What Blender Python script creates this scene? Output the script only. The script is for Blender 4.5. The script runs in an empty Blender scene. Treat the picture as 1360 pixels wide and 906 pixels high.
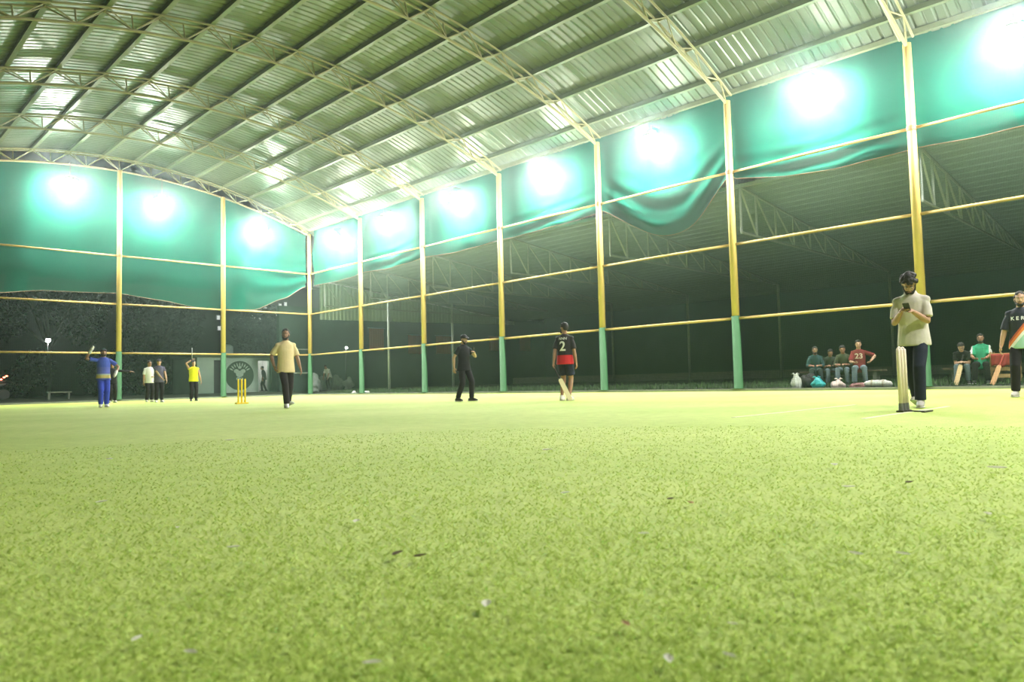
import bpy, bmesh, math, random
from mathutils import Vector, Matrix
from mathutils.bvhtree import BVHTree
from math import sin, cos, pi, radians, sqrt, atan2

random.seed(7)
SC = bpy.context.scene
COL = SC.collection

# ------------------------------------------------------------------ camera
F, PITCH, ROLL, YAW, CH = 961.2, 0.0570, -0.0243, 0.7830, 0.45
W, H = 1360, 906
FW = Vector((sin(YAW) * cos(PITCH), cos(YAW) * cos(PITCH), sin(PITCH)))
_rt = Vector((cos(YAW), -sin(YAW), 0))
_up = _rt.cross(FW)
RT = cos(ROLL) * _rt + sin(ROLL) * _up
UP = -sin(ROLL) * _rt + cos(ROLL) * _up
CAM = Vector((0, 0, CH))
cd = bpy.data.cameras.new('camera')
cam = bpy.data.objects.new('camera', cd)
COL.objects.link(cam)
cd.sensor_width = 36
cd.lens = 36 * F / W
cd.dof.use_dof = True
cd.dof.focus_distance = 14.0
cd.dof.aperture_fstop = 4.0
cd.clip_start = 0.05
cd.clip_end = 400
m3 = Matrix((RT, UP, -FW)).transposed()
cam.matrix_world = Matrix.Translation(CAM) @ m3.to_4x4()
SC.camera = cam

# ------------------------------------------------------------------ night sky, exposure
wd = bpy.data.worlds.new('night')
SC.world = wd
wd.use_nodes = True
bg = wd.node_tree.nodes['Background']
bg.inputs[0].default_value = (0.35, 0.45, 0.5, 1)
bg.inputs[1].default_value = 0.012
# thin night haze: scatters the lamps' light forward
HAZE = 0.0021
wnt = wd.node_tree
hzn = wnt.nodes.new('ShaderNodeVolumeScatter')
hzn.inputs['Color'].default_value = (0.78, 1.0, 0.92, 1); hzn.inputs['Density'].default_value = HAZE; hzn.inputs['Anisotropy'].default_value = 0.915
wnt.links.new(hzn.outputs[0], wnt.nodes['World Output'].inputs['Volume'])
vs = SC.view_settings
vs.view_transform = 'Standard'
vs.look = 'None'
vs.gamma = 1
vs.use_curve_mapping = False
vs.exposure = 2.12
LAMP = 330.0          # emission strength of the flood light lenses

# ------------------------------------------------------------------ pixel -> place
def ray(u, v):
    return FW + RT * ((u - W / 2) / F) - UP * ((v - H / 2) / F)
def on_z(u, v, z=0.0):
    d = ray(u, v); return CAM + d * ((z - CH) / d.z)
def on_x(u, v, x):
    d = ray(u, v); return CAM + d * (x / d.x)
def on_y(u, v, y):
    d = ray(u, v); return CAM + d * (y / d.y)
def at_depth(u, depth, z=0.0):
    # ground point under pixel column u at a distance along the view axis
    v = 500.0
    for _ in range(30):
        d = ray(u, v); p = CAM + d * depth
        v += (p.z - z) * F / depth
    return CAM + ray(u, v) * depth

# ------------------------------------------------------------------ layout (metres)
XR, YB, S, SB = 21.0, 37.51, 5.281, 5.018
XL = XR - 4 * SB
XC, HW = (XR + XL) / 2, (XR - XL) / 2
Z1, Z2, Z3, Z4 = 2.284, 4.623, 6.943, 9.157
NB = 9
def ky(k): return YB - k * S
def zbot(x):
    t = (x - XC) / HW
    return Z4 + 1.9 * (1 - t * t)
def ztop(x):
    t = (x - XC) / HW
    return zbot(x) + 0.24 + 0.34 * max(0, 1 - t * t)

# ------------------------------------------------------------------ materials
MATS = {}
def mat(name, col, rough=0.6, metal=0.0, var=0.0, scale=6.0, bump=0.0, bscale=40.0, emit=0.0, spec=0.5, trans=0.0):
    if name in MATS: return MATS[name]
    m = bpy.data.materials.new(name); m.use_nodes = True
    nt = m.node_tree; b = nt.nodes['Principled BSDF']
    b.inputs['Base Color'].default_value = (*col, 1)
    b.inputs['Roughness'].default_value = rough
    b.inputs['Metallic'].default_value = metal
    b.inputs['Specular IOR Level'].default_value = spec
    tc = nt.nodes.new('ShaderNodeTexCoord')
    if var:
        n = nt.nodes.new('ShaderNodeTexNoise'); n.inputs['Scale'].default_value = scale; n.inputs['Detail'].default_value = 4
        nt.links.new(tc.outputs['Object'], n.inputs['Vector'])
        r = nt.nodes.new('ShaderNodeMix'); r.data_type = 'RGBA'
        r.inputs[6].default_value = (*[c * (1 - var) for c in col], 1)
        r.inputs[7].default_value = (*[min(1, c * (1 + var)) for c in col], 1)
        nt.links.new(n.outputs['Fac'], r.inputs[0]); nt.links.new(r.outputs[2], b.inputs['Base Color'])
    if bump:
        n2 = nt.nodes.new('ShaderNodeTexNoise'); n2.inputs['Scale'].default_value = bscale; n2.inputs['Detail'].default_value = 3
        nt.links.new(tc.outputs['Object'], n2.inputs['Vector'])
        bp = nt.nodes.new('ShaderNodeBump'); bp.inputs['Strength'].default_value = bump; bp.inputs['Distance'].default_value = 0.02
        nt.links.new(n2.outputs['Fac'], bp.inputs['Height']); nt.links.new(bp.outputs[0], b.inputs['Normal'])
    if emit:
        b.inputs['Emission Color'].default_value = (*col, 1); b.inputs['Emission Strength'].default_value = emit
    if trans:
        out = nt.nodes['Material Output']
        t = nt.nodes.new('ShaderNodeBsdfTranslucent'); t.inputs['Color'].default_value = (*col, 1)
        mx = nt.nodes.new('ShaderNodeMixShader'); mx.inputs[0].default_value = trans
        nt.links.new(b.outputs[0], mx.inputs[1]); nt.links.new(t.outputs[0], mx.inputs[2]); nt.links.new(mx.outputs[0], out.inputs['Surface'])
    MATS[name] = m
    return m

def turf_mat():
    m = bpy.data.materials.new('turf'); m.use_nodes = True
    nt = m.node_tree; b = nt.nodes['Principled BSDF']; b.inputs['Roughness'].default_value = 0.75
    b.inputs['Specular IOR Level'].default_value = 0.25
    tc = nt.nodes.new('ShaderNodeTexCoord')
    def noise(s, d):
        n = nt.nodes.new('ShaderNodeTexNoise'); n.inputs['Scale'].default_value = s; n.inputs['Detail'].default_value = d
        nt.links.new(tc.outputs['Object'], n.inputs['Vector']); return n
    n1, n2, n3 = noise(0.45, 4), noise(60, 3), noise(7, 5)
    a = nt.nodes.new('ShaderNodeValToRGB')
    a.color_ramp.elements[0].position = 0.3; a.color_ramp.elements[0].color = (0.40, 0.52, 0.10, 1)
    a.color_ramp.elements[1].position = 0.7; a.color_ramp.elements[1].color = (0.50, 0.60, 0.15, 1)
    nt.links.new(n1.outputs['Fac'], a.inputs[0])
    mx = nt.nodes.new('ShaderNodeMix'); mx.data_type = 'RGBA'; mx.blend_type = 'MULTIPLY'; mx.inputs[0].default_value = 0.55
    r2 = nt.nodes.new('ShaderNodeValToRGB')
    r2.color_ramp.elements[0].position = 0.3; r2.color_ramp.elements[0].color = (0.55, 0.6, 0.5, 1)
    r2.color_ramp.elements[1].position = 0.65; r2.color_ramp.elements[1].color = (1, 1, 1, 1)
    nt.links.new(n2.outputs['Fac'], r2.inputs[0])
    nt.links.new(a.outputs[0], mx.inputs[6]); nt.links.new(r2.outputs[0], mx.inputs[7])
    mx2 = nt.nodes.new('ShaderNodeMix'); mx2.data_type = 'RGBA'; mx2.blend_type = 'MULTIPLY'; mx2.inputs[0].default_value = 0.35
    r3 = nt.nodes.new('ShaderNodeValToRGB')
    r3.color_ramp.elements[0].position = 0.35; r3.color_ramp.elements[0].color = (0.6, 0.65, 0.55, 1)
    r3.color_ramp.elements[1].position = 0.6; r3.color_ramp.elements[1].color = (1, 1, 1, 1)
    nt.links.new(n3.outputs['Fac'], r3.inputs[0])
    nt.links.new(mx.outputs[2], mx2.inputs[6]); nt.links.new(r3.outputs[0], mx2.inputs[7])
    nt.links.new(mx2.outputs[2], b.inputs['Base Color'])
    bp = nt.nodes.new('ShaderNodeBump'); bp.inputs['Strength'].default_value = 0.5; bp.inputs['Distance'].default_value = 0.02
    nt.links.new(n2.outputs['Fac'], bp.inputs['Height']); nt.links.new(bp.outputs[0], b.inputs['Normal'])
    return m
def blade_mat():
    m = bpy.data.materials.new('turf_blade'); m.use_nodes = True
    nt = m.node_tree; b = nt.nodes['Principled BSDF']; b.inputs['Roughness'].default_value = 0.6
    b.inputs['Specular IOR Level'].default_value = 0.3
    at = nt.nodes.new('ShaderNodeAttribute'); at.attribute_name = 'rnd'
    r = nt.nodes.new('ShaderNodeValToRGB')
    r.color_ramp.elements[0].color = (0.36, 0.50, 0.09, 1)
    r.color_ramp.elements[1].color = (0.60, 0.71, 0.22, 1)
    nt.links.new(at.outputs['Fac'], r.inputs[0]); nt.links.new(r.outputs[0], b.inputs['Base Color'])
    t = nt.nodes.new('ShaderNodeBsdfTranslucent'); mx = nt.nodes.new('ShaderNodeMixShader'); mx.inputs[0].default_value = .5
    nt.links.new(r.outputs[0], t.inputs['Color']); nt.links.new(b.outputs[0], mx.inputs[1]); nt.links.new(t.outputs[0], mx.inputs[2])
    nt.links.new(mx.outputs[0], nt.nodes['Material Output'].inputs['Surface'])
    return m

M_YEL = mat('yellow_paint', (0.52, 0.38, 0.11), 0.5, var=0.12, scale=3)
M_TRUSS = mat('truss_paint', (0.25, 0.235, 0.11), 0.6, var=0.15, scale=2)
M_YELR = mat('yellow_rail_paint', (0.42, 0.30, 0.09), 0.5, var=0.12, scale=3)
M_GRN = mat('green_paint', (0.024, 0.085, 0.03), 0.7, spec=.2, var=0.15, scale=4)
M_RUST = mat('rusty_clamp', (0.28, 0.15, 0.05), 0.6, var=0.2)
M_ROOF = mat('galvanised_sheet', (0.15, 0.18, 0.13), 0.42, 0.4, var=0.10, scale=1.2)
M_PURL = mat('purlin_steel', (0.16, 0.19, 0.10), 0.55, 0.2, var=0.15)
M_NET = mat('shade_net_green', (0.005, 0.122, 0.078), 0.9, spec=0.08, var=0.16, scale=0.9, bump=0.25, bscale=8, trans=0.35)
M_HEM = mat('net_hem_rope', (0.32, 0.22, 0.14), 0.8)
M_THREAD = mat('net_thread', (0.04, 0.085, 0.06), 0.8)
M_GALV = mat('galvanised_pipe', (0.42, 0.46, 0.43), 0.45, 0.3, var=0.1)
M_SHED = mat('dark_shed_sheet', (0.22, 0.29, 0.27), 0.7, 0.0, var=0.15)
M_FASC = mat('pale_corrugated_sheet', (0.48, 0.58, 0.51), 0.6, 0.1, var=0.12)
M_CONC = mat('old_concrete', (0.20, 0.22, 0.18), 0.85, var=0.25, bump=0.3)
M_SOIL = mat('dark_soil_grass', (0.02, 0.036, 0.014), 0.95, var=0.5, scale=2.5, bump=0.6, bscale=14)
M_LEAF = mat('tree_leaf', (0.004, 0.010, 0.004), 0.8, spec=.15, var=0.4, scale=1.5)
M_TUFT = mat('weed_leaf', (0.06, 0.13, 0.035), 0.7, var=0.4, scale=2)
M_BARK = mat('tree_bark', (0.06, 0.045, 0.03), 0.9, var=0.3, bump=0.5)
M_BLACK = mat('black_plastic', (0.02, 0.02, 0.022), 0.5)
M_HOUS = mat('lamp_housing', (0.22, 0.23, 0.24), 0.4, 0.6)
M_LENS = mat('lamp_lens', (1.0, 0.985, 0.93), 0.5, emit=LAMP)
M_WOOD = mat('willow_wood', (0.72, 0.55, 0.30), 0.5, var=0.12, scale=12)
M_WOODP = mat('pale_stump_wood', (0.88, 0.74, 0.70), 0.55, var=0.15, scale=10)
M_YSTUMP = mat('yellow_stump_plastic', (0.95, 0.68, 0.02), 0.4)
M_WHITE = mat('white_cloth', (0.75, 0.76, 0.74), 0.8, var=0.08)
M_WALLW = mat('washed_green_plaster', (0.36, 0.47, 0.38), 0.85, var=0.18, scale=1.5)

# ------------------------------------------------------------------ mesh helpers
def obj(name, bm, m, parent=None, smooth=False, loc=None):
    me = bpy.data.meshes.new(name)
    bmesh.ops.recalc_face_normals(bm, faces=bm.faces[:])
    bm.to_mesh(me); bm.free()
    return link(name, me, m, parent, smooth, loc)
def link(name, me, m, parent=None, smooth=False, loc=None):
    if m is not None and not me.materials: me.materials.append(m)
    if smooth:
        for p in me.polygons: p.use_smooth = True
    o = bpy.data.objects.new(name, me); COL.objects.link(o)
    if parent: o.parent = parent
    if loc is not None: o.location = loc
    return o
def empty(name, loc=(0, 0, 0), rz=0, parent=None):
    o = bpy.data.objects.new(name, None); COL.objects.link(o)
    o.empty_display_size = 0.1
    o.location = loc; o.rotation_euler = (0, 0, rz)
    if parent: o.parent = parent
    return o
def tag(o, label=None, cat=None, group=None, kind=None):
    if label: o['label'] = label
    if cat: o['category'] = cat
    if group: o['group'] = group
    if kind: o['kind'] = kind
    return o
def cp(o, parent=None, loc=None):
    c = o.copy(); COL.objects.link(c); c.parent = parent
    if loc is not None: c.location = loc
    return c
def box(bm, lo, hi, bev=0.0, mtx=None):
    r = bmesh.ops.create_cube(bm, size=1)['verts']
    c = [(a + b) / 2 for a, b in zip(lo, hi)]; d = [b - a for a, b in zip(lo, hi)]
    for v in r:
        v.co = Vector((c[0] + v.co.x * d[0], c[1] + v.co.y * d[1], c[2] + v.co.z * d[2]))
    if bev:
        es = list({e for v in r for e in v.link_edges})
        rr = bmesh.ops.bevel(bm, geom=es, offset=bev, segments=2, affect='EDGES')
        r = list({v for f in rr['faces'] for v in f.verts} | {v for v in r if v.is_valid})
    if mtx is not None:
        for v in r: v.co = mtx @ v.co
    return r
def tube(bm, pts, rad, seg=10, side=None, cap='flat'):
    # rings of radius r or (a, b) along a path, closed ends
    pts = [Vector(p) for p in pts]
    rad = [(r, r) if not isinstance(r, (tuple, list)) else r for r in rad]
    if cap == 'round':
        t0 = (pts[0] - pts[1]).normalized(); t1 = (pts[-1] - pts[-2]).normalized()
        r0, r1 = min(rad[0]), min(rad[-1])
        P, R = [], []
        for k in (0.95, 0.6): P.append(pts[0] + t0 * r0 * k); R.append((rad[0][0] * sqrt(1 - k * k), rad[0][1] * sqrt(1 - k * k)))
        P += pts; R += rad
        for k in (0.6, 0.95): P.append(pts[-1] + t1 * r1 * k); R.append((rad[-1][0] * sqrt(1 - k * k), rad[-1][1] * sqrt(1 - k * k)))
        pts, rad = P, R
    rings = []
    n = len(pts)
    prev = None
    for i in range(n):
        if i == 0: t = pts[1] - pts[0]
        elif i == n - 1: t = pts[-1] - pts[-2]
        else: t = (pts[i + 1] - pts[i]).normalized() + (pts[i] - pts[i - 1]).normalized()
        if t.length < 1e-9: t = pts[i] - pts[i - 1]
        t.normalize()
        s = Vector(side) if side is not None else (prev if prev is not None else (Vector((0, 0, 1)) if abs(t.z) < 0.8 else Vector((1, 0, 0))))
        u = s - t * s.dot(t)
        if u.length < 1e-4: u = t.orthogonal()
        u.normalize(); prev = u
        v = t.cross(u)
        a, b = rad[i]
        rings.append([bm.verts.new(pts[i] + u * (a * cos(2 * pi * k / seg)) + v * (b * sin(2 * pi * k / seg))) for k in range(seg)])
    for i in range(n - 1):
        for k in range(seg):
            bm.faces.new((rings[i][k], rings[i][(k + 1) % seg], rings[i + 1][(k + 1) % seg], rings[i + 1][k]))
    bm.faces.new(rings[0][::-1]); bm.faces.new(rings[-1])
def ball(bm, c, r, mtx=None, sub=2):
    vs_ = bmesh.ops.create_icosphere(bm, subdivisions=sub, radius=1)['verts']
    R = r if isinstance(r, (tuple, list)) else (r, r, r)
    for v in vs_:
        p = Vector((v.co.x * R[0], v.co.y * R[1], v.co.z * R[2])) + Vector(c)
        v.co = mtx @ p if mtx is not None else p
def pipe(name, a, b, r, m, parent=None, seg=8):
    bm = bmesh.new(); tube(bm, [a, b], [r, r], seg)
    o = obj(name, bm, m, parent)
    for p in o.data.polygons: p.use_smooth = len(p.vertices) == 4
    return o
def bar(name, a, b, w, h, m, parent=None):
    bm = bmesh.new(); a, b = Vector(a), Vector(b); t = (b - a).normalized()
    u = Vector((0, 0, 1)).cross(t)
    if u.length < 1e-3: u = Vector((1, 0, 0))
    tube(bm, [a, b], [w * 0.7071, h * 0.7071], 4, side=None)
    return obj(name, bm, m, parent)
def pts_mesh(name, V, Fc, m, parent=None, smooth=False):
    me = bpy.data.meshes.new(name); me.from_pydata(V, [], Fc); me.update()
    return link(name, me, m, parent, smooth)

# ================================================================== THE SETTING
# ---- floor
fl = pts_mesh('floor', [(-4, -9, 0), (XR - .12, -9, 0), (XR - .12, YB - .1, 0), (-4, YB - .1, 0)], [(0, 1, 2, 3)], turf_mat())
tag(fl, 'bright green artificial turf covering the whole playing floor', kind='structure')

# ---- ground outside, kerbs
def slope(x):
    return 0.04 + 0.20 * min(1, max(0, (x - 21.3) / 2.0)) + 0.10 * min(1, max(0, (x - 24) / 11))
V, Fc = [], []
xs = [XR + .12, 21.6, 22.3, 23.3, 26, 31, 36, 48, 70]; ys = [-9, -2, 5, 12, 20, 28, YB + .1, 45, 60, 90]
for y in ys:
    for x in xs: V.append((x, y, slope(x)))
for j in range(len(ys) - 1):
    for i in range(len(xs) - 1):
        a = j * len(xs) + i; Fc.append((a, a + 1, a + 1 + len(xs), a + len(xs)))
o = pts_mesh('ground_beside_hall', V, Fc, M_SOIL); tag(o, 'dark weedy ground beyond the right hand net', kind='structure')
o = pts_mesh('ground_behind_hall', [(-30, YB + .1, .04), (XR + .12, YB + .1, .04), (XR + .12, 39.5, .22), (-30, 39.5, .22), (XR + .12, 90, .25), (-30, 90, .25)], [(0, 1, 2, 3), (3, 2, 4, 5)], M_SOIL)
tag(o, 'dark ground beyond the far net', kind='structure')
bm = bmesh.new(); box(bm, (XR - .12, -9, -.05), (XR + .14, YB + .14, .075), .015)
tag(obj('trim_1', bm, M_CONC), 'low concrete kerb along the foot of the right posts', kind='structure')
bm = bmesh.new(); box(bm, (XL - 3, YB - .10, -.05), (XR - .12, YB + .14, .075), .015)
tag(obj('trim_2', bm, M_CONC), 'low concrete kerb along the foot of the far posts', kind='structure')

# ---- posts and rails
def post_mesh(h):
    bm = bmesh.new(); tube(bm, [(0, 0, Z1), (0, 0, h)], [.118, .105], 16); bmu = bm
    me = bpy.data.meshes.new('post'); bmesh.ops.recalc_face_normals(bmu, faces=bmu.faces[:]); bmu.to_mesh(me); bmu.free()
    for p in me.polygons: p.use_smooth = len(p.vertices) == 4
    me.materials.append(M_YEL); return me
def sleeve_mesh():
    bm = bmesh.new(); tube(bm, [(0, 0, 0.0), (0, 0, .02), (0, 0, .021), (0, 0, Z1)], [.19, .19, .138, .132], 16)
    me = bpy.data.meshes.new('post_base'); bmesh.ops.recalc_face_normals(bm, faces=bm.faces[:]); bm.to_mesh(me); bm.free()
    for p in me.polygons: p.use_smooth = len(p.vertices) == 4
    me.materials.append(M_GRN); return me
def clamp_mesh():
    bm = bmesh.new(); tube(bm, [(0, 0, -.06), (0, 0, .06)], [.128, .128], 16)
    me = bpy.data.meshes.new('clamp'); bm.to_mesh(me); bm.free(); me.materials.append(M_RUST); return me
PB, PC = sleeve_mesh(), clamp_mesh()
def put_post(parent, x, y, h, me):
    po = link('post', me, None, parent, loc=(x, y, 0.075))
    po.data = me
    b = bpy.data.objects.new('post_base', PB); COL.objects.link(b); b.parent = po
    for z in (Z3,):
        c = bpy.data.objects.new('clamp', PC); COL.objects.link(c); c.parent = po; c.location = (0, 0, z - .075)
    return po
def rail_mesh(L, axis):
    bm = bmesh.new()
    tube(bm, [(0, 0, 0), (L, 0, 0) if axis == 'x' else (0, L, 0)], [.042, .042], 10)
    me = bpy.data.meshes.new('rail'); bmesh.ops.recalc_face_normals(bm, faces=bm.faces[:]); bm.to_mesh(me); bm.free()
    for p in me.polygons: p.use_smooth = len(p.vertices) == 4
    me.materials.append(M_YELR); return me
wr = tag(empty('wall_right', (XR, 0, 0)), 'open steel frame of yellow posts and rails on the right', kind='structure')
me = post_mesh(Z4 - .075 + .1); rm = rail_mesh(S - .21, 'y')
for k in range(NB):
    put_post(wr, 0, ky(k), 0, me)
    if k < NB - 1:
        for z in (Z1, Z2, Z3): link('rail', rm, None, wr, loc=(0, ky(k + 1) + .105, z))
wb = tag(empty('wall_back', (0, YB, 0)), 'open steel frame of yellow posts and rails at the far end', kind='structure')
rmx = rail_mesh(SB - .21, 'x')
for j in range(1, 5):
    x = XR - j * SB
    put_post(wb, x, 0, 0, post_mesh(zbot(x) - .075 + .03))
for j in range(4):
    for z in (Z1, Z2, Z3): link('rail', rmx, None, wb, loc=(XR - (j + 1) * SB + .105, 0, z))
wl = tag(empty('wall_left', (XL - .35, 0, 0)), 'open steel frame of yellow posts on the left', kind='structure')
for k in range(1, 7): put_post(wl, .35 if k < 3 else 0.1, ky(k), 0, me)

# ---- ceiling: trusses, purlins, corrugated sheets
ce = tag(empty('ceiling', (0, 0, 0)), 'arched corrugated metal roof on yellow lattice trusses', kind='structure')
NP = 28
xs = [XL + (XR - XL) * i / NP for i in range(NP + 1)]
def chord(zf, y, r):
    bm = bmesh.new(); tube(bm, [(x, y, zf(x)) for x in xs], [r] * (NP + 1), 6)
    me = bpy.data.meshes.new('chord'); bmesh.ops.recalc_face_normals(bm, faces=bm.faces[:]); bm.to_mesh(me); bm.free()
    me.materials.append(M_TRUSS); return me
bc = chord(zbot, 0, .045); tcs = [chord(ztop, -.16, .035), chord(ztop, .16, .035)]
webs = []
def web(a, b):
    bm = bmesh.new(); tube(bm, [a, b], [.022, .022], 5)
    me = bpy.data.meshes.new('web'); bmesh.ops.recalc_face_normals(bm, faces=bm.faces[:]); bm.to_mesh(me); bm.free()
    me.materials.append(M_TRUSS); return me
for i in range(0, NP, 2):
    a = (xs[i], 0, zbot(xs[i])); c = (xs[i + 2], 0, zbot(xs[i + 2]))
    for y in (-.16, .16):
        b = (xs[i + 1], y, ztop(xs[i + 1]))
        webs.append(web(a, b)); webs.append(web(b, c))
    if 0 < i: webs.append(web((xs[i], 0, zbot(xs[i])), (xs[i], .16, ztop(xs[i]))))
for i in range(1, NP, 2):
    webs.append(web((xs[i], -.16, ztop(xs[i])), (xs[i], .16, ztop(xs[i]))))
for k in range(NB):
    t = empty('truss', (0, ky(k), 0), parent=ce)
    link('bottom_chord', bc, None, t)
    for q in tcs: link('top_chord', q, None, t)
    for w_ in webs: link('web', w_, None, t)
Y0, Y1 = ky(NB - 1) - 1.0, YB + .6
def zroof(x): return ztop(x) + .17
pm = bmesh.new(); 
L = Y1 - Y0
box(pm, (-.035, 0, -.14), (.035, L, 0)); box(pm, (-.035, 0, -.14), (.10, L, -.125)); 
pme = bpy.data.meshes.new('purlin'); pm.to_mesh(pme); pm.free(); pme.materials.append(M_PURL)
for i in range(-1, 15):
    x = XL + 1.4337 * (i + .5)
    x = min(max(x, XL + .02), XR - .02)
    link('purlin', pme, None, ce, loc=(x, Y0, zroof(x) - .005))
# sheets: 4 ribs each, curved along x
SW = S / 5
prof = []
for r in range(4):
    y = r * SW / 4
    prof += [(y, 0), (y + .17, 0), (y + .195, .032), (y + .235, .032)]
prof += [(SW + .012, 0)]
V, Fc = [], []
NX = 26
ex = [XL - .55 + (XR - XL + 1.1) * i / NX for i in range(NX + 1)]
def zr2(x):
    t = (x - XC) / HW
    if abs(t) <= 1: return zroof(x) + .012
    return zroof(XR) + .012 - (abs(t) - 1) * HW * .40
for x in ex:
    for (y, dz) in prof: V.append((x, y, zr2(x) + dz))
n = len(prof)
for i in range(NX):
    for j in range(n - 1):
        a = i * n + j; Fc.append((a, a + 1, a + 1 + n, a + n))
sm = bpy.data.meshes.new('roof_sheet'); sm.from_pydata(V, [], Fc); sm.update(); sm.materials.append(M_ROOF)
y = Y1
while y > Y0:
    y -= SW
    link('roof_sheet', sm, None, ce, loc=(0, y, 0))

# ---- green shade nets hung on the upper part of both walls
def interp(tab, x):
    for (a, b), (c, d) in zip(tab, tab[1:]):
        if x <= c:
            t = max(0, min(1, (x - a) / (c - a))); t = t * t * (3 - 2 * t) * .5 + t * .5
            return b + (d - b) * t
    return tab[-1][1]
def net_curtain(name, n, m_, place, top, bot, disp):
    V, Fc, edge = [], [], []
    for i in range(n + 1):
        for j in range(m_ + 1):
            u, v = i / n, j / m_
            p, q, d = place(u), v, disp(u, v)
            z = top(u) + (bot(u) - top(u)) * v
            V.append(p(d, z))
        edge.append(V[-1])
    for i in range(n):
        for j in range(m_):
            a = i * (m_ + 1) + j; Fc.append((a, a + 1, a + m_ + 2, a + m_ + 1))
    root = empty(name, V[(n // 2) * (m_ + 1) + m_])
    off = root.location
    V = [Vector(v) - off for v in V]
    o = pts_mesh('net_cloth', V, Fc, M_NET, root, True)
    bm = bmesh.new(); tube(bm, [Vector(e) - off for e in edge], [.014] * len(edge), 5)
    obj('hem', bm, M_HEM, root, True)
    return root
bt = [(.9, 4.9), (6.26, 4.87), (7.94, 5.09), (10.93, 5.16), (13.09, 4.94), (14.94, 4.67), (16.12, 4.62), (17.78, 4.74), (19.54, 5.47), (20.95, 6.26)]
def bx(u): return XL + .3 + (XR - .08 - XL - .3) * u
def bdisp(u, v):
    x = bx(u); d = .05 * sin(x * 1.3 + v * 2) + .03 * sin(x * 3.1 + 1 + v * 1.5)
    g = max(0, (x - 17.0) / 4.0)
    if g > 0:
        d += .09 * g * sin(v * 34 + (21 - x) * 1.2) * v * v + .10 * g * v
    return d
nb = net_curtain('shade_net', 150, 46, lambda u: (lambda d, z: (bx(u), YB + .24 + d, z)), lambda u: zbot(bx(u)) + .05, lambda u: interp(bt, bx(u)), bdisp)
tag(nb, 'wide green shade net hung across the far end wall with sagging lower hem', 'shade net')
def bayfrac(y): 
    k = (YB - y) / S; return int(k), k - int(k)
def rbot(y):
    k, t = bayfrac(y)
    if k == 4: # drooping bay
        return 6.72 - 1.45 * sin(pi * min(1, max(0, t))) ** 1.15 * (0.75 + .5 * t) + .25 * t
    sag = {0: .10, 1: .12, 2: .10, 3: .10, 5: .22, 6: .12}.get(k, .15)
    e0 = {0: 6.30, 1: 6.42, 2: 6.50, 3: 6.52, 5: 6.78, 6: 6.45, 7: 6.6}.get(k, 6.6)
    e1 = {0: 6.42, 1: 6.50, 2: 6.52, 3: 6.72, 5: 6.45, 6: 6.6, 7: 6.6}.get(k, 6.6)
    return e0 + (e1 - e0) * t - sag * sin(pi * t)
def ry(u): return YB - .1 - (YB + 6) * u
def rdisp(u, v):
    y = ry(u); k, t = bayfrac(y)
    d = .05 * sin(y * 1.5 + v) + .03 * sin(y * 3.7 + 2 + 2 * v)
    pin = .25 + .75 * sin(pi * t)
    if k == 4:
        w = max(0, v - .45) / .55
        d += .13 * w * sin((v * 26) + 4.5 * (t - .5) ** 2 * 4) * (.35 + .65 * sin(pi * t)) + .08 * w * sin(pi * t)
    elif k in (5, 3, 1):
        w = max(0, v - .6) / .4
        d += .07 * w * sin(v * 40 + t * 5) * pin
    if k in (0, 1): d += .06 * sin(v * 9 + t * 14) * (1 - t)
    return d
nr = net_curtain('shade_net', 300, 46, lambda u: (lambda d, z: (XR + .20 + d, ry(u), z)), lambda u: Z4 + .42, lambda u: rbot(ry(u)), rdisp)
tag(nr, 'long green shade net along the right wall, drooping in one bay', 'shade net')

# ---- fine safety nets, thread by thread
def thread_net(name, L, zt, axis, loc, pitch=.035, w=.0036):
    V, Fc = [], []
    def rib(a, b, n):
        i = len(V); V.extend([a[0], a[1], b[1], b[0]]); Fc.append((i, i + 1, i + 2, i + 3))
    def P(s, z, e=0): return (s, e, z) if axis == 'x' else (e, s, z)
    nv = int(L / pitch)
    for i in range(nv + 1):
        s = i * pitch; zz = zt(s)
        rib((P(s - w / 2, 0), P(s + w / 2, 0)), (P(s - w / 2, zz), P(s + w / 2, zz)), 0)
    z = 0
    while z < zt(L / 2) + .01:
        rib((P(0, z - w / 2), P(0, z + w / 2)), (P(L, z - w / 2), P(L, z + w / 2)), 0); z += pitch
    o = pts_mesh(name, V, Fc, M_THREAD); o.location = loc
    return o
o = thread_net('safety_net', YB + 5, lambda s: 6.9, 'y', (XR + .17, -5, .076)); tag(o, 'fine dark mesh net closing the right wall below the shade net', 'safety net', kind='stuff')
o = thread_net('safety_net', XR - XL, lambda s: 5.6, 'x', (XL, YB + .19, .076), .045); tag(o, 'fine dark mesh net closing the far end below the shade net', 'safety net', kind='stuff')

# ================================================================== FLOOD LIGHTS
def lens_mesh():
    bm = bmesh.new(); ball(bm, (0, 0, 0), (.30, .30, .22), sub=3)
    for v in bm.verts: v.co.z = min(v.co.z, .01)
    bmesh.ops.remove_doubles(bm, verts=bm.verts[:], dist=.001)
    me = bpy.data.meshes.new('lens'); bm.to_mesh(me); bm.free(); me.materials.append(M_LENS)
    for p in me.polygons: p.use_smooth = True
    return me
def housing_mesh():
    bm = bmesh.new(); tube(bm, [(0, 0, .0), (0, 0, .06), (0, 0, .16), (0, 0, .24)], [.31, .30, .15, .10], 20)
    for i in range(12):
        a = i * pi / 6; mt = Matrix.Rotation(a, 4, 'Z')
        box(bm, (.09, -.006, .11), (.17, .006, .22), 0, mt)
    me = bpy.data.meshes.new('housing'); bm.to_mesh(me); bm.free(); me.materials.append(M_HOUS); return me
LM, HM = lens_mesh(), housing_mesh()
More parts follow.
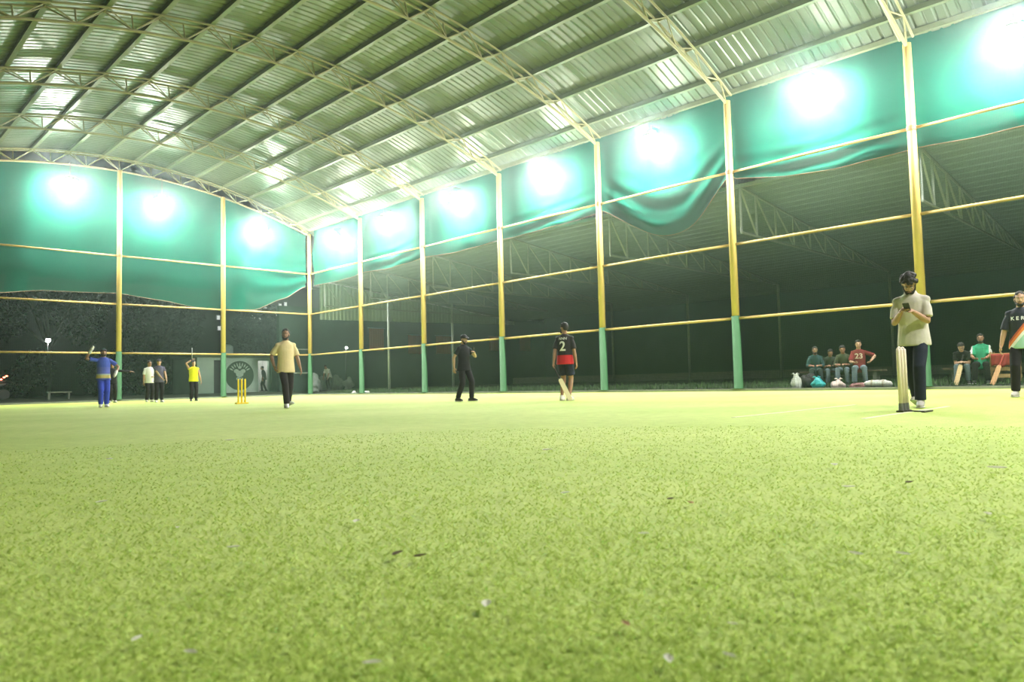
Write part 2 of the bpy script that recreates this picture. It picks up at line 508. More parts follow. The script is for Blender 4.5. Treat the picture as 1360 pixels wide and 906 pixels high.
def flood(p, to_wall, hang, label):
    # high-bay lamp on an arm from the wall head
    r = tag(empty('flood_light', p), label, 'flood light', 'flood lights along the wall heads')
    link('lens', LM, None, r); link('housing', HM, None, r)
    bm = bmesh.new(); tw = Vector(to_wall)
    tube(bm, [(0, 0, .22), (0, 0, hang), tw * .5 + Vector((0, 0, hang + .03)), tw + Vector((0, 0, hang + .03))], [.013] * 4, 6)
    obj('arm', bm, M_BLACK, r)
LOFF = .48
names = ['nearest the far right corner', 'second from the far right corner', 'third from the far right corner', 'left of the drooping net bay',
         'above the drooping net bay', 'the big dazzling one right of the drooping net', 'at the top right corner of the photo']
for (u, v), nm in zip([(443, 313), (510, 290), (602, 262), (720, 227), (865, 183), (1077, 113), (1345, 40)], names):
    p = on_x(u, v, XR - LOFF); p.z = max(8.45, min(p.z, 8.75)); flood(p, (LOFF - .02, 0, 0), .42, 'flood light on the right wall, ' + nm)
for (u, v), nm in zip([(93, 240), (215, 265), (347, 303)], ['leftmost in the photo', 'middle of the three', 'nearest the corner']):
    p = on_y(u, v, YB - LOFF); flood(p, (0, LOFF - .02, 0), max(.3, zbot(p.x) - p.z), 'glaring white flood light on the far end wall, ' + nm)
for x, nm in ((6.5, 'left'), (12, 'middle'), (17.5, 'right')):   # added unseen lamps behind the camera, brightening the near turf and people
    flood((x, ky(NB - 1) + .1, zbot(x) - .55), (0, -.1, 0), .5, 'added unseen flood light on the near end truss, %s one of the three' % nm)

# ================================================================== SHED BEYOND THE RIGHT WALL
sh = tag(empty('open_shed', (22, 20, 0)), 'dark open shed with pale lattice trusses beyond the right net', 'shed')
SHO = Vector((-22, -20, 0))
SX0, SX1 = 21.66, 38.0
def shz(x): return 6.62 - (x - 21.3) * .105
V, Fc = [], []
ribs = 34
spx = []
x = SX0
pitchx = .5
prof = []
yy = 0.0
# roof sheets with ribs running along y (across the slope)
while x < SX1:
    spx.append((x, 0)); spx.append((x + .34, 0)); spx.append((x + .38, .03)); spx.append((x + .46, .03)); x += .5
for (xx, dz) in spx:
    V.append((xx, 0, shz(xx) + dz + .06)); V.append((xx, S, shz(xx) + dz + .06))
for i in range(len(spx) - 1):
    Fc.append((2 * i, 2 * i + 1, 2 * i + 3, 2 * i + 2))
shm = bpy.data.meshes.new('roof_sheet'); shm.from_pydata(V, [], Fc); shm.update(); shm.materials.append(M_SHED)
for k in range(0, NB):
    link('roof_sheet', shm, None, sh, loc=Vector((0, ky(k + 1), 0)) + SHO)
bm = bmesh.new(); box(bm, (21.60, ky(NB), 6.56), (21.68, YB + .6, 6.68)); 
obj('eave_beam', bm, M_GALV, sh, loc=SHO)
bolt = bmesh.new(); ball(bolt, (0, 0, 0), .025, sub=1); bme = bpy.data.meshes.new('bolt'); bolt.to_mesh(bme); bolt.free(); bme.materials.append(M_GALV)
y = YB
while y > -2:
    link('bolt', bme, None, sh, loc=Vector((21.60, y, 6.70)) + SHO); y -= .6
def mk(a, b, r):
    bm = bmesh.new(); tube(bm, [a, b], [r, r], 6)
    me = bpy.data.meshes.new('m'); bmesh.ops.recalc_face_normals(bm, faces=bm.faces[:]); bm.to_mesh(me); bm.free(); me.materials.append(M_GALV); return me
tx = [21.62 + 1.42 * i - (.36 if i else 0) for i in range(11)]
wm = []
for i in range(11):
    wm.append(mk((tx[i], 0, 5.1), (tx[i], 0, shz(tx[i])), .038))
    if i < 10: wm.append(mk((tx[i], 0, shz(tx[i])), (tx[i + 1], 0, 5.1), .034))
cb = mk((tx[0], 0, 5.1), (tx[-1], 0, 5.1), .042); ct = mk((tx[0], 0, shz(tx[0])), (tx[-1], 0, shz(tx[-1])), .042)
for k in range(0, 8):
    t = empty('truss', Vector((0, ky(k) if k else YB - .6, 0)) + SHO, parent=sh)
    link('bottom_chord', cb, None, t); link('top_chord', ct, None, t)
    for w_ in wm: link('web', w_, None, t)
for (x, y, zt) in [(22.72, ky(1), 5.1), (27.2, ky(1), 5.1), (35.5, ky(2), 5.1), (35.5, ky(3), 5.1), (35.5, ky(4), 5.1), (35.5, ky(5), 5.1), (35.5, ky(6), 5.1)]:
    o = pipe('post', (x, y, slope(x) - .05), (x, y, zt), .07, M_GALV, sh); o.location = SHO
# corrugated end fascia, one sheet after another
V, Fc = [], []
fp = []
for r in range(4): fp += [(r * .25, 0), (r * .25 + .10, 0), (r * .25 + .13, -.035), (r * .25 + .21, -.035)]
fp += [(1.0, 0)]
i0 = 0
x = 21.7
while x < 37:
    V, Fc = [], []
    for (a, d) in fp:
        V.append((a, d, 4.35 + .02 * (x - 21))); V.append((a, d, shz(x + a) + .02))
    for i in range(len(fp) - 1): Fc.append((2 * i, 2 * i + 2, 2 * i + 3, 2 * i + 1))
    o = pts_mesh('fascia_sheet', V, Fc, M_FASC, sh); o.location = Vector((x, YB + .1, 0)) + SHO
    x += 1.0
# far walls of the neighbouring plot
bm = bmesh.new(); box(bm, (21.5, 42.2, .1), (60, 42.5, 5.6))
tag(obj('wall_far', bm, mat('dark_green_wall', (0.07, 0.125, 0.10), 0.9, var=0.25, scale=1)), 'dark wall behind the open shed', kind='structure')
bm = bmesh.new(); box(bm, (46, -9, .1), (46.3, 42.2, 6.0))
tag(obj('wall_side', bm, mat('dark_plot_wall', (0.09, 0.13, 0.12), 0.9, var=0.2, scale=.8)), 'dark wall on the far side of the open shed', kind='structure')
bm = bmesh.new(); box(bm, (35.8, -9, .1), (36.05, 36, .75), .02)
tag(obj('low_wall', bm, M_CONC), 'low concrete wall behind the shed posts', 'wall')
# orange cloths under the fascia
M_OR = mat('orange_cloth', (0.50, 0.13, 0.03), 0.8, var=0.25, scale=3)
for (u0, v0, u1, v1), nm in zip([(490, 436, 510, 466), (542, 445, 562, 470), (579, 446, 599, 470), (650, 447, 662, 466), (690, 448, 705, 466)],
        ['leftmost, beside the corner bay', 'second from the left', 'just left of the person in black', 'just left of the fourth post', 'rightmost of the row']):
    a, b = on_y(u0, v0, 42.1), on_y(u1, v1, 42.1)
    n = 24; V, Fc = [], []
    for i in range(n + 1):
        x = (b.x - a.x) * i / n
        V.append((x, .07 * sin(i * 1.7), b.z - a.z)); V.append((x, .05 * sin(i * 1.7), 0))
    for i in range(n): Fc.append((2 * i, 2 * i + 2, 2 * i + 3, 2 * i + 1))
    r = empty('hanging_cloth', (a.x, 42.1, a.z)); tag(r, 'dim orange cloth hung under the corrugated fascia, ' + nm, 'cloth', 'orange hanging cloths')
    pts_mesh('cloth', V, Fc, M_OR, r, True)
    pipe('rod', (-.1, 0, .02), (b.x - a.x + .1, 0, .02),   .02, M_GALV, r)
    for x in (0, b.x - a.x): pipe('bracket', (x, 0, .02), (x, .12, .02), .015, M_GALV, r)

# ================================================================== BEYOND THE FAR END
# washroom block with a painted round emblem
BY = 45.0
bl = tag(empty('washroom_block', (21, BY, 0)), 'low pale green plaster block behind the far net with round dark emblem', 'building')
BO = Vector((-21, -BY, 0))
bm = bmesh.new()
for lo, hi in [((17.55, BY, .1), (18.58, BY + .25, 2.45)), ((19.2, BY, .1), (21.45, BY + .25, 2.45)), ((22.2, BY, .1), (24.4, BY + .25, 2.45)),
               ((18.58, BY, 2.28), (19.2, BY + .25, 2.45)), ((21.45, BY, 2.25), (22.2, BY + .25, 2.45)),
               ((17.55, BY + .25, .1), (17.8, BY + 4, 2.45)), ((24.15, BY + .25, .1), (24.4, BY + 4, 2.45)), ((17.55, BY + 3.8, .1), (24.4, BY + 4, 2.45))]:
    box(bm, lo, hi)
obj('wall', bm, M_WALLW, bl, loc=BO)
bm = bmesh.new(); box(bm, (17.3, BY - .1, 2.45), (24.6, BY + 4.2, 2.6)); obj('roof_slab', bm, mat('mossy_slab', (.08, .11, .06), .9, var=.3), bl, loc=BO)
bm = bmesh.new(); box(bm, (18.58, BY + .12, .2), (19.2, BY + .18, 2.28)); obj('door', bm, mat('dark_door', (.03, .04, .035), .7), bl, loc=BO)
bm = bmesh.new()
for lo, hi in [((21.2, BY + 1.4, .1), (22.5, BY + 1.5, 2.42)), ((21.2, BY + .26, .1), (21.28, BY + 1.4, 2.42)), ((22.42, BY + .26, .1), (22.5, BY + 1.4, 2.42)), ((21.28, BY + .26, .1), (22.42, BY + 1.4, .2))]:
    box(bm, lo, hi)
obj('inner_wall', bm, M_WHITE, bl, loc=BO)
bm = bmesh.new(); tube(bm, [(21.35, BY + .45, 2.33), (22.35, BY + .45, 2.33)], [.03, .03], 8); obj('tube_light', bm, mat('tube_light', (1, .98, .94), .5, emit=8), bl, loc=BO)
for x in (22.42, 23.85):
    bm = bmesh.new(); box(bm, (x - .09, BY - .12, .1), (x + .09, BY, 2.45)); obj('pilaster', bm, M_WALLW, bl, loc=BO)
bm = bmesh.new(); box(bm, (18.5, BY - .08, .1), (19.3, BY, .22)); obj('door_step', bm, M_CONC, bl, loc=BO)
em = bmesh.new(); tube(em, [(20.22, BY, 1.30), (20.22, BY - .02, 1.30)], [.93, .93], 40)
eo = obj('emblem', em, mat('emblem_dark_green', (.035, .075, .04), .8, var=.2), bl, loc=BO)
em = bmesh.new()
for i in range(9):
    a = radians(-62 + i * 15.5); c = Vector((20.22 + sin(a) * .62, BY - .02, 1.42 + cos(a) * .58)); d = Vector((sin(a), 0, cos(a)))
    tube(em, [c - d * .12, c, c + d * .12], [(.02, .008), (.045, .01), (.02, .008)], 6, side=(cos(a), 0, -sin(a)))
for dx, dz, r in ((-.22, .28, .17), (.22, .28, .17), (0, .1, .26), (-.1, -.2, .14), (.12, -.22, .12), (0, .52, .12)):
    ball(em, (20.22 + dx, BY - .02, 1.30 + dz), (r, .012, r * .8), sub=2)
obj('emblem_motif', em, M_WALLW, eo)
# roof tank
tk = tag(empty('water_tank', (19.85, BY + 1, 2.6)), 'small grey water tank on the washroom roof', 'tank')
bm = bmesh.new(); tube(bm, [(0, 0, 0), (0, 0, .06), (0, 0, .6), (0, 0, .7), (0, 0, .74)], [.34, .36, .36, .22, .12], 20); obj('body', bm, mat('tank_grey', (.20, .26, .23), .6), tk, True)
bm = bmesh.new(); tube(bm, [(0, 0, .74), (0, 0, .79)], [.13, .13], 16); obj('lid', bm, M_BLACK, tk)
# pipe gate beside the corner post
pg = tag(empty('pipe_gate', (21.2, 39.2, 0)), 'pale pipe gate frame behind the far corner post', 'gate')
for z in (1.3, 2.7): pipe('gate_rail', (-.65, 0, z), (.75, 0, z), .035, M_GALV, pg)
for x in (-.45, .75): pipe('gate_post', (x, 0, .1), (x, 0, 2.75), .06, M_GALV, pg)
# bench
a = on_y(67, 522, 39.0)
be = tag(empty('bench', (8.85, 39.0, .17)), 'small grey bench on the ground behind the far net at left', 'bench')
bm = bmesh.new(); box(bm, (-.5, -.15, .30), (.5, .15, .36), .01); obj('seat', bm, M_CONC, be)
for x in (-.42, .38):
    bm = bmesh.new(); box(bm, (x - .03, -.13, 0), (x + .05, .13, .30)); obj('leg', bm, M_CONC, be)
# yard lamps
def yard_lamp(p, label, strength, r=.11):
    g = slope(p.x) if p.x > 21 else .22
    t = tag(empty('yard_lamp', (p.x, p.y, g)), label, 'lamp')
    pipe('pole', (0, .08, -.05), (0, .08, p.z - g + .05), .025, M_BLACK, t)
    bm = bmesh.new(); ball(bm, (0, 0, p.z - g), r); obj('bulb', bm, mat('yard_bulb', (1, .97, .9), .5, emit=strength), t, True)
    bm = bmesh.new(); tube(bm, [(0, .02, p.z - g + .08), (0, .02, p.z - g + .2)], [.15, .05], 12); obj('shade', bm, M_BLACK, t)
yard_lamp(on_y(64, 452, 48), 'small bright lamp in the dark behind the far net at left', 25, .13)
yard_lamp(on_y(460, 462, 40.5), 'small bright lamp under the shed fascia near the corner', 22, .07)
# tail lights of a parked vehicle
p = on_y(3, 505, 42)
ve = tag(empty('parked_scooter', (p.x - .35, 42, .22)), 'dark parked scooter with glowing red rear lights at the left edge', 'scooter')
M_DKP = mat('dark_vehicle_paint', (.015, .015, .018), .35)
bm = bmesh.new(); tube(bm, [(-.9, 0, .35), (-.4, 0, .42), (0, 0, .62), (.42, 0, .72), (.55, 0, .74)], [(.12, .1), (.16, .12), (.17, .14), (.16, .12), (.08, .06)], 12, side=(0, 1, 0)); obj('body', bm, M_DKP, ve, True)
bm = bmesh.new(); tube(bm, [(-.2, 0, .82), (.45, 0, .86)], [(.13, .05), (.12, .04)], 10, side=(0, 1, 0), cap='round'); obj('seat', bm, M_BLACK, ve, True)
for x in (-.95, .42):
    bm = bmesh.new(); tube(bm, [(x, -.05, .24), (x, .05, .24)], [.24, .24], 20); obj('wheel', bm, M_BLACK, ve)
bm = bmesh.new(); tube(bm, [(-.95, 0, .3), (-.8, 0, 1.0)], [.04, .04], 8); tube(bm, [(-.78, -.3, 1.02), (-.78, .3, 1.02)], [.02, .02], 8); obj('handlebar', bm, M_DKP, ve)
M_RED = mat('red_lamp', (1, .12, .06), .4, emit=5)
for x, z in ((.28, .96), (.40, 1.06), (.50, 1.12)):
    bm = bmesh.new(); ball(bm, (x, -.12, z), (.055, .03, .035)); obj('rear_light', bm, M_RED, ve, True)
# far house with lit windows
fh = tag(empty('far_house', (38, 82, .25)), 'distant dark house with a few lit windows above the far net rail', 'house')
bm = bmesh.new(); box(bm, (-9, 0, 0), (14, 8, 12.5)); obj('wall', bm, mat('dark_house', (.045, .045, .045), .9, var=.2), fh)
bm = bmesh.new(); box(bm, (-9.3, -.3, 12.5), (14.3, 8.3, 12.8)); obj('roof', bm, M_CONC, fh)
M_WIN = mat('lit_window', (.85, .9, .85), .5, emit=.22)
for (u, v) in [(372, 406), (379, 404), (337, 421), (345, 424), (352, 410), (290, 422), (291, 436), (367, 417)]:
    p = on_y(u, v, 81.9) - Vector((38, 82, .25))
    bm = bmesh.new(); box(bm, (p.x - .22, -.12, p.z - .28), (p.x + .22, 0, p.z + .28)); w_ = obj('window', bm, M_HOUS, fh)
    bm = bmesh.new(); box(bm, (p.x - .16, -.16, p.z - .22), (p.x + .16, -.12, p.z + .22)); obj('pane', bm, M_WIN, w_)

# trees and hedge
def tree(x, y, h, spread, nleaf, label, trunk=True, name='tree'):
    g = .22
    t = tag(empty(name, (x, y, g)), label, 'tree' if trunk else 'hedge', 'trees beyond the far net' if trunk else None)
    rnd = random.Random(int(x * 31 + y * 7))
    cl = []
    for i in range(11 if trunk else 16):
        if trunk: cl.append((Vector((rnd.uniform(-1, 1) * spread * .8, rnd.uniform(-1, 1) * spread * .6, h * rnd.uniform(.42, .95))), rnd.uniform(.35, .6) * spread))
        else: cl.append((Vector((rnd.uniform(-1, 1) * spread, rnd.uniform(-.4, .4), h * rnd.uniform(.2, .75))), h * .33))
    V, Fc = [], []
    for i in range(nleaf):
        c, r = rnd.choice(cl)
        d = Vector((rnd.gauss(0, 1), rnd.gauss(0, 1), rnd.gauss(0, 1))).normalized() * r * rnd.uniform(.55, 1)
        p = c + d; p.z = max(.1, p.z)
        a = Vector((rnd.gauss(0, 1), rnd.gauss(0, 1), rnd.gauss(0, 1))).normalized(); b = a.orthogonal().normalized()
        s = rnd.uniform(.12, .24); k = len(V)
        V += [p - a * s, p + b * s * .4, p + a * s, p - b * s * .4]; Fc.append((k, k + 1, k + 2, k + 3))
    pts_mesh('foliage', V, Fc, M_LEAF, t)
    if trunk:
        bm = bmesh.new(); tube(bm, [(0, 0, -.1), (.1, 0, h * .3), (-.1, .1, h * .65)], [.2, .15, .07], 8)
        for i in range(6):
            c, r = cl[i]; tube(bm, [(0.05, 0, h * .35), c * .6 + Vector((0, 0, h * .2)), c], [.09, .05, .02], 6)
        obj('trunk', bm, M_BARK, t, True)
for (x, y, h, s_, lb) in [(4.0, 50, 8.5, 2.9, 'dark leafy tree at the far left behind the net'), (11.6, 54, 9, 3.1, 'dark leafy tree between the first and second far posts'),
        (19.2, 57, 8.5, 3.0, 'dark leafy tree behind the washroom block'), (27.0, 55, 8, 3.0, 'dark leafy tree behind the far corner post')]:
    tree(x, y, h, s_, 3600, lb)
tree(7.0, 46.5, 2.6, 3.0, 3000, 'dark hedge behind the far net at left', False, 'hedge')
tree(13.6, 45.8, 2.6, 1.9, 2600, 'dark hedge behind the three players at the far end', False, 'hedge')

# weeds along the foot of the right net
rnd = random.Random(5)
V, Fc = [], []
for i in range(9000):
    x = 21.3 + abs(rnd.gauss(0, .9)) + rnd.uniform(0, .6); y = rnd.uniform(-2, 37); g = slope(x)
    h = rnd.uniform(.05, .16) * (1.6 if rnd.random() < .06 else 1); a = rnd.uniform(0, 2 * pi); w_ = rnd.uniform(.008, .02); k = len(V)
    V += [(x - w_ * cos(a), y - w_ * sin(a), g - .01), (x + w_ * cos(a), y + w_ * sin(a), g - .01), (x + rnd.uniform(-.06, .06), y + rnd.uniform(-.06, .06), g + h)]
    Fc.append((k, k + 1, k + 2))
o = pts_mesh('weeds', V, Fc, M_TUFT); tag(o, 'short green weeds growing behind the right kerb', 'weeds', kind='stuff')

# ================================================================== PEOPLE
DG = None
def remesh(bm, vox, smooth_it=4):
    me = bpy.data.meshes.new('tmp'); bmesh.ops.recalc_face_normals(bm, faces=bm.faces[:]); bm.to_mesh(me); bm.free()
    o = bpy.data.objects.new('tmp', me); COL.objects.link(o)
    r = o.modifiers.new('r', 'REMESH'); r.mode = 'VOXEL'; r.voxel_size = vox; r.use_smooth_shade = True
    s_ = o.modifiers.new('s', 'SMOOTH'); s_.factor = .5; s_.iterations = smooth_it
    dg = bpy.context.evaluated_depsgraph_get()
    out = bpy.data.meshes.new_from_object(o.evaluated_get(dg))
    bpy.data.objects.remove(o); bpy.data.meshes.remove(me)
    for p in out.polygons: p.use_smooth = True
    return out
def scaled(me, k):
    me.transform(Matrix.Scale(k, 4)); return me
def ik(a, t, l1, l2, pole):
    a, t = Vector(a), Vector(t); d = t - a; L_ = d.length; mx = (l1 + l2) * .999
    if L_ > mx: d = d * (mx / L_); L_ = mx
    t = a + d; n_ = d.normalized()
    x = (l1 * l1 - l2 * l2 + L_ * L_) / (2 * L_); h = sqrt(max(0, l1 * l1 - x * x))
    p = Vector(pole) - n_ * Vector(pole).dot(n_)
    if p.length < 1e-4: p = n_.orthogonal()
    return a + n_ * x + p.normalized() * h, t
def cloth(name, col, var=.14, scale=9, bump=.35):
    return mat(name, col, .85, var=var, scale=scale, bump=bump, bscale=11, spec=.2)
def banded(name, stops, axis='z', mn=0.0, mx=2.0, noise=.03):
    # cloth dyed in bands along one axis (object space metres)
    if name in MATS: return MATS[name]
    m = bpy.data.materials.new(name); m.use_nodes = True; nt = m.node_tree; b = nt.nodes['Principled BSDF']; b.inputs['Roughness'].default_value = .8
    tc = nt.nodes.new('ShaderNodeTexCoord'); sp = nt.nodes.new('ShaderNodeSeparateXYZ'); nt.links.new(tc.outputs['Object'], sp.inputs[0])
    if axis == 'diag':
        ad = nt.nodes.new('ShaderNodeMath'); ad.operation = 'MULTIPLY_ADD'; ad.inputs[1].default_value = 1.3
        nt.links.new(sp.outputs['X'], ad.inputs[0]); nt.links.new(sp.outputs['Z'], ad.inputs[2]); src = ad.outputs[0]
    else: src = sp.outputs[axis.upper()]
    mr = nt.nodes.new('ShaderNodeMapRange'); mr.inputs[1].default_value = mn; mr.inputs[2].default_value = mx
    nt.links.new(src, mr.inputs[0])
    r = nt.nodes.new('ShaderNodeValToRGB'); r.color_ramp.interpolation = 'CONSTANT'
    els = r.color_ramp.elements
    els[0].position = 0; els[0].color = (*stops[0][1], 1)
    els.remove(els[1])
    for (p, c) in stops[1:]:
        e = els.new((p - mn) / (mx - mn)); e.color = (*c, 1)
    nt.links.new(mr.outputs[0], r.inputs[0]); nt.links.new(r.outputs[0], b.inputs['Base Color'])
    n2 = nt.nodes.new('ShaderNodeTexNoise'); n2.inputs['Scale'].default_value = 11
    nt.links.new(tc.outputs['Object'], n2.inputs['Vector'])
    bp = nt.nodes.new('ShaderNodeBump'); bp.inputs['Strength'].default_value = .35; bp.inputs['Distance'].default_value = .02
    nt.links.new(n2.outputs['Fac'], bp.inputs['Height']); nt.links.new(bp.outputs[0], b.inputs['Normal'])
    MATS[name] = m; return m
M_EYEW = mat('eye_white', (.7, .68, .62), .4); M_HAIR = mat('black_hair', (.012, .010, .009), .6, bump=.5, bscale=90)
M_LIP = mat('lips', (.30, .12, .09), .6)
SKIN = {}
def skin_mat(t):
    c = {'a': (.42, .24, .15), 'b': (.33, .18, .11), 'c': (.50, .31, .20)}[t]
    return mat('skin_' + t, c, .55, var=.08, scale=20)
def facing(P, phi):
    # phi = 0 looks at the photographer, +90 looks to the right of the photo
    tc = Vector((-P.x, -P.y)).normalized(); vr = Vector((-tc.y, tc.x))
    d = tc * cos(radians(phi)) + vr * sin(radians(phi)) if False else tc * cos(radians(phi)) + Vector((RT.x, RT.y)).normalized() * sin(radians(phi))
    return atan2(d.y, d.x) - pi / 2

def person(label, P, phi, Hh, skin='b', top=None, topm=None, bottoms='trousers', botm=None, shoem=None, sleeve=.62, pelvis=(0, 0, .93), lean=0, side=0, hunch=0,
           rh=(.24, .05, .80), lh=(-.24, .05, .80), rpole=(.5, -1, 0), lpole=(-.5, -1, 0), rf=(.10, .0, 0), lf=(-.10, .0, 0), fyaw=(8, -8),
           hyaw=0, hpitch=0, hair=True, beard=False, cap=None, hem=-.14, vox=.014, kpole=(0, 1, .2), curl=.5, collar=False, gloves=None, heel=(0, 0), hroll=0, ground=0.0, fuzz=1.0, fringe=.44):
    k = Hh / 1.72
    root = empty('person', (P.x, P.y, ground), facing(P, phi)); tag(root, label, 'person')
    sk = skin_mat(skin)
    p0 = Vector(pelvis)
    la, sa = radians(lean), radians(side)
    up = Vector((sin(sa), sin(la) * cos(sa), cos(la) * cos(sa)))
    lb = radians(lean + hunch); up2 = Vector((sin(sa), sin(lb) * cos(sa), cos(lb) * cos(sa)))
    X = Vector((1, 0, 0)); X = (X - up2 * X.dot(up2)).normalized()
    def sp(d):
        if d <= .18: return p0 + up * d
        return p0 + up * .18 + up2 * (d - .18)
    # joints
    shR, shL = sp(.428) + X * .168, sp(.428) - X * .168
    elR, wrR = ik(shR, rh, .285, .255, rpole); elL, wrL = ik(shL, lh, .285, .255, lpole)
    hipR, hipL = sp(-.02) + Vector((.085, 0, 0)), sp(-.02) - Vector((.085, 0, 0))
    aR = Vector(rf) + Vector((0, 0, .085)); aL = Vector(lf) + Vector((0, 0, .085))
    knR, aR = ik(hipR, aR, .44, .42, kpole); knL, aL = ik(hipL, aL, .44, .42, kpole)
    # head frame
    fwd = Vector((sin(radians(-hyaw)), cos(radians(hyaw)), 0))
    hx = Vector((fwd.y, -fwd.x, 0))
    hm = Matrix((hx, fwd, Vector((0, 0, 1)))).transposed().to_4x4()
    hm = hm @ Matrix.Rotation(radians(hpitch), 4, 'X') @ Matrix.Rotation(radians(hroll), 4, 'Y')
    nb_ = sp(.50); hdir = (hm.to_3x3() @ Vector((0, .12, 1))).normalized()
    hc = nb_ + (up2 * .5 + hdir * .5).normalized() * .155 + Vector((0, fwd.y * .01, 0))
    HMX = Matrix.Translation(hc) @ hm
    # body: one continuous surface
    bm = bmesh.new()
    tube(bm, [sp(-.10), sp(-.02), sp(.12), sp(.30), sp(.42), sp(.47), sp(.50)], [(.12, .09), (.155, .105), (.135, .095), (.155, .105), (.165, .09), (.11, .075), (.065, .06)], 16, side=X)
    tube(bm, [sp(.44), sp(.52), hc + (HMX.to_3x3() @ Vector((0, -.02, -.04)))], [.068, .058, .055], 12)
    for S0, E0, W0 in ((shR, elR, wrR), (shL, elL, wrL)):
        tube(bm, [S0.lerp(sp(.40), .4), S0, S0.lerp(E0, .5), E0, E0.lerp(W0, .3), W0], [.045, .050, .047, .040, .042, .027], 12, cap='round')
    for h_, n_, a_ in ((hipR, knR, aR), (hipL, knL, aL)):
        tube(bm, [h_, h_.lerp(n_, .5), n_, n_.lerp(a_, .35), a_], [.088, .072, .054, .056, .036], 12, cap='round')
    for c, r in [((0, -.012, .032), (.074, .094, .088)), ((0, .018, -.035), (.062, .072, .080)), ((0, .045, -.085), (.040, .042, .030)), ((0, .086, .022), (.045, .014, .012)), ((0, .098, -.022), (.014, .022, .018)), ((0, .088, -.060), (.024, .012, .012)),
                 ((.074, -.005, -.008), (.012, .022, .032)), ((-.074, -.005, -.008), (.012, .022, .032))]:
        ball(bm, c, r, HMX, 3)
    tube(bm, [HMX @ Vector((0, .088, .018)), HMX @ Vector((0, .106, -.024))], [.009, .013], 8, cap='round')
    hands = []
    for E0, W0, sgn in ((elR, wrR, 1), (elL, wrL, -1)):
        d = (W0 - E0).normalized()
        sd = Vector((0, 1, 0)) - d * d.y      # thumb side roughly forward
        if sd.length < .2: sd = Vector((0, 0, 1)) - d * d.z
        sd.normalize(); nn = d.cross(sd).normalized()
        if nn.dot(Vector((-sgn, 0, 0))) < 0: nn = -nn   # palm normal towards the body
        tube(bm, [W0 - d * .02, W0 + d * .03, W0 + d * .085], [(.028, .02), (.042, .017), (.040, .014)], 10, side=sd, cap='round')
        hands.append((W0, d, sd, nn))
    me = remesh(bm, vox, 3)
    fb = bmesh.new(); fb.from_mesh(me)
    for W0, d, sd, nn in hands:
        for i, (off, ln) in enumerate(((.030, .070), (.010, .078), (-.011, .072), (-.030, .056))):
            b0 = W0 + d * .08 + sd * off; c1 = curl * .9
            d1 = (d * cos(c1) + nn * sin(c1)).normalized(); d2 = (d * cos(c1 * 2.1) + nn * sin(c1 * 2.1)).normalized()
            tube(fb, [b0 - d * .015, b0, b0 + d1 * ln * .5, b0 + d1 * ln * .5 + d2 * ln * .5], [.0095, .0098, .009, .0072], 7, cap='round')
        b0 = W0 + d * .025 + sd * .034
        t1 = (d * .65 + sd * .6 + nn * .35).normalized(); t2 = (d * .85 + sd * .15 + nn * .5).normalized()
        tube(fb, [b0 - t1 * .02, b0 + t1 * .03, b0 + t1 * .03 + t2 * .028], [.012, .0115, .0085], 7, cap='round')
    nsk = len(fb.faces)
    for sx in (-1, 1):
        ball(fb, (sx * .030, .079, .004), (.011, .0095, .0048), HMX, 2)
    fb.faces.ensure_lookup_table()
    for f in fb.faces[nsk:]: f.material_index = 1
    n1 = len(fb.faces)
    for sx in (-1, 1):
        ball(fb, (sx * .030, .0872, .004), (.0066, .003, .0050), HMX, 1)
        tube(fb, [HMX @ Vector((sx * .014, .094, .024)), HMX @ Vector((sx * .045, .082, .026))], [.005, .004], 6, cap='round')
    fb.faces.ensure_lookup_table()
    for f in fb.faces[n1:]: f.material_index = 2
    n1 = len(fb.faces)
    tube(fb, [HMX @ Vector((-.022, .090, -.062)), HMX @ Vector((0, .098, -.061)), HMX @ Vector((.022, .090, -.062))], [.004, .008, .004], 7, cap='round')
    fb.faces.ensure_lookup_table()
    for f in fb.faces[n1:]: f.material_index = 3
    me2 = bpy.data.meshes.new('body'); fb.to_mesh(me2); fb.free()
    for p in me2.polygons: p.use_smooth = True
    for q in (sk, M_EYEW, M_HAIR, M_LIP): me2.materials.append(q)
    link('body', scaled(me2, k), None, root)
    # hair
    if hair:
        bm = bmesh.new(); f_ = fuzz
        ball(bm, (0, -.024, .046), (.077, .090, .089), HMX, 3)
        ball(bm, (0, -.052, .0), (.066, .056, .060), HMX, 3)
        hr = random.Random(int(abs(P.x) * 100))
        for _ in range(70):
            az = hr.uniform(0, 2 * pi); el = hr.uniform(-.25, 1.5)
            q = Vector((cos(az) * cos(el), sin(az) * cos(el), sin(el)))
            if q.y > .35 and q.z < fringe: continue
            ball(bm, Vector((q.x * .074, q.y * .090 - .016, q.z * .088 + .034)) * (1 + (f_ - 1) * .9), hr.uniform(.014, .024) * f_, HMX, 1)
        link('hair', scaled(remesh(bm, .009, 1), k), M_HAIR, root)
    if beard:
        bm = bmesh.new()
        ball(bm, (0, .036, -.086), (.052, .056, .040), HMX, 3)
        for sx in (-1, 1): tube(bm, [HMX @ Vector((sx * .066, .012, .0)), HMX @ Vector((sx * .058, .035, -.06)), HMX @ Vector((sx * .03, .075, -.092))], [.012, .018, .022], 8, cap='round')
        tube(bm, [HMX @ Vector((-.03, .088, -.05)), HMX @ Vector((0, .101, -.044)), HMX @ Vector((.03, .088, -.05))], [.007, .008, .007], 7, cap='round')
        link('beard', scaled(remesh(bm, .009, 2), k), M_HAIR, root)
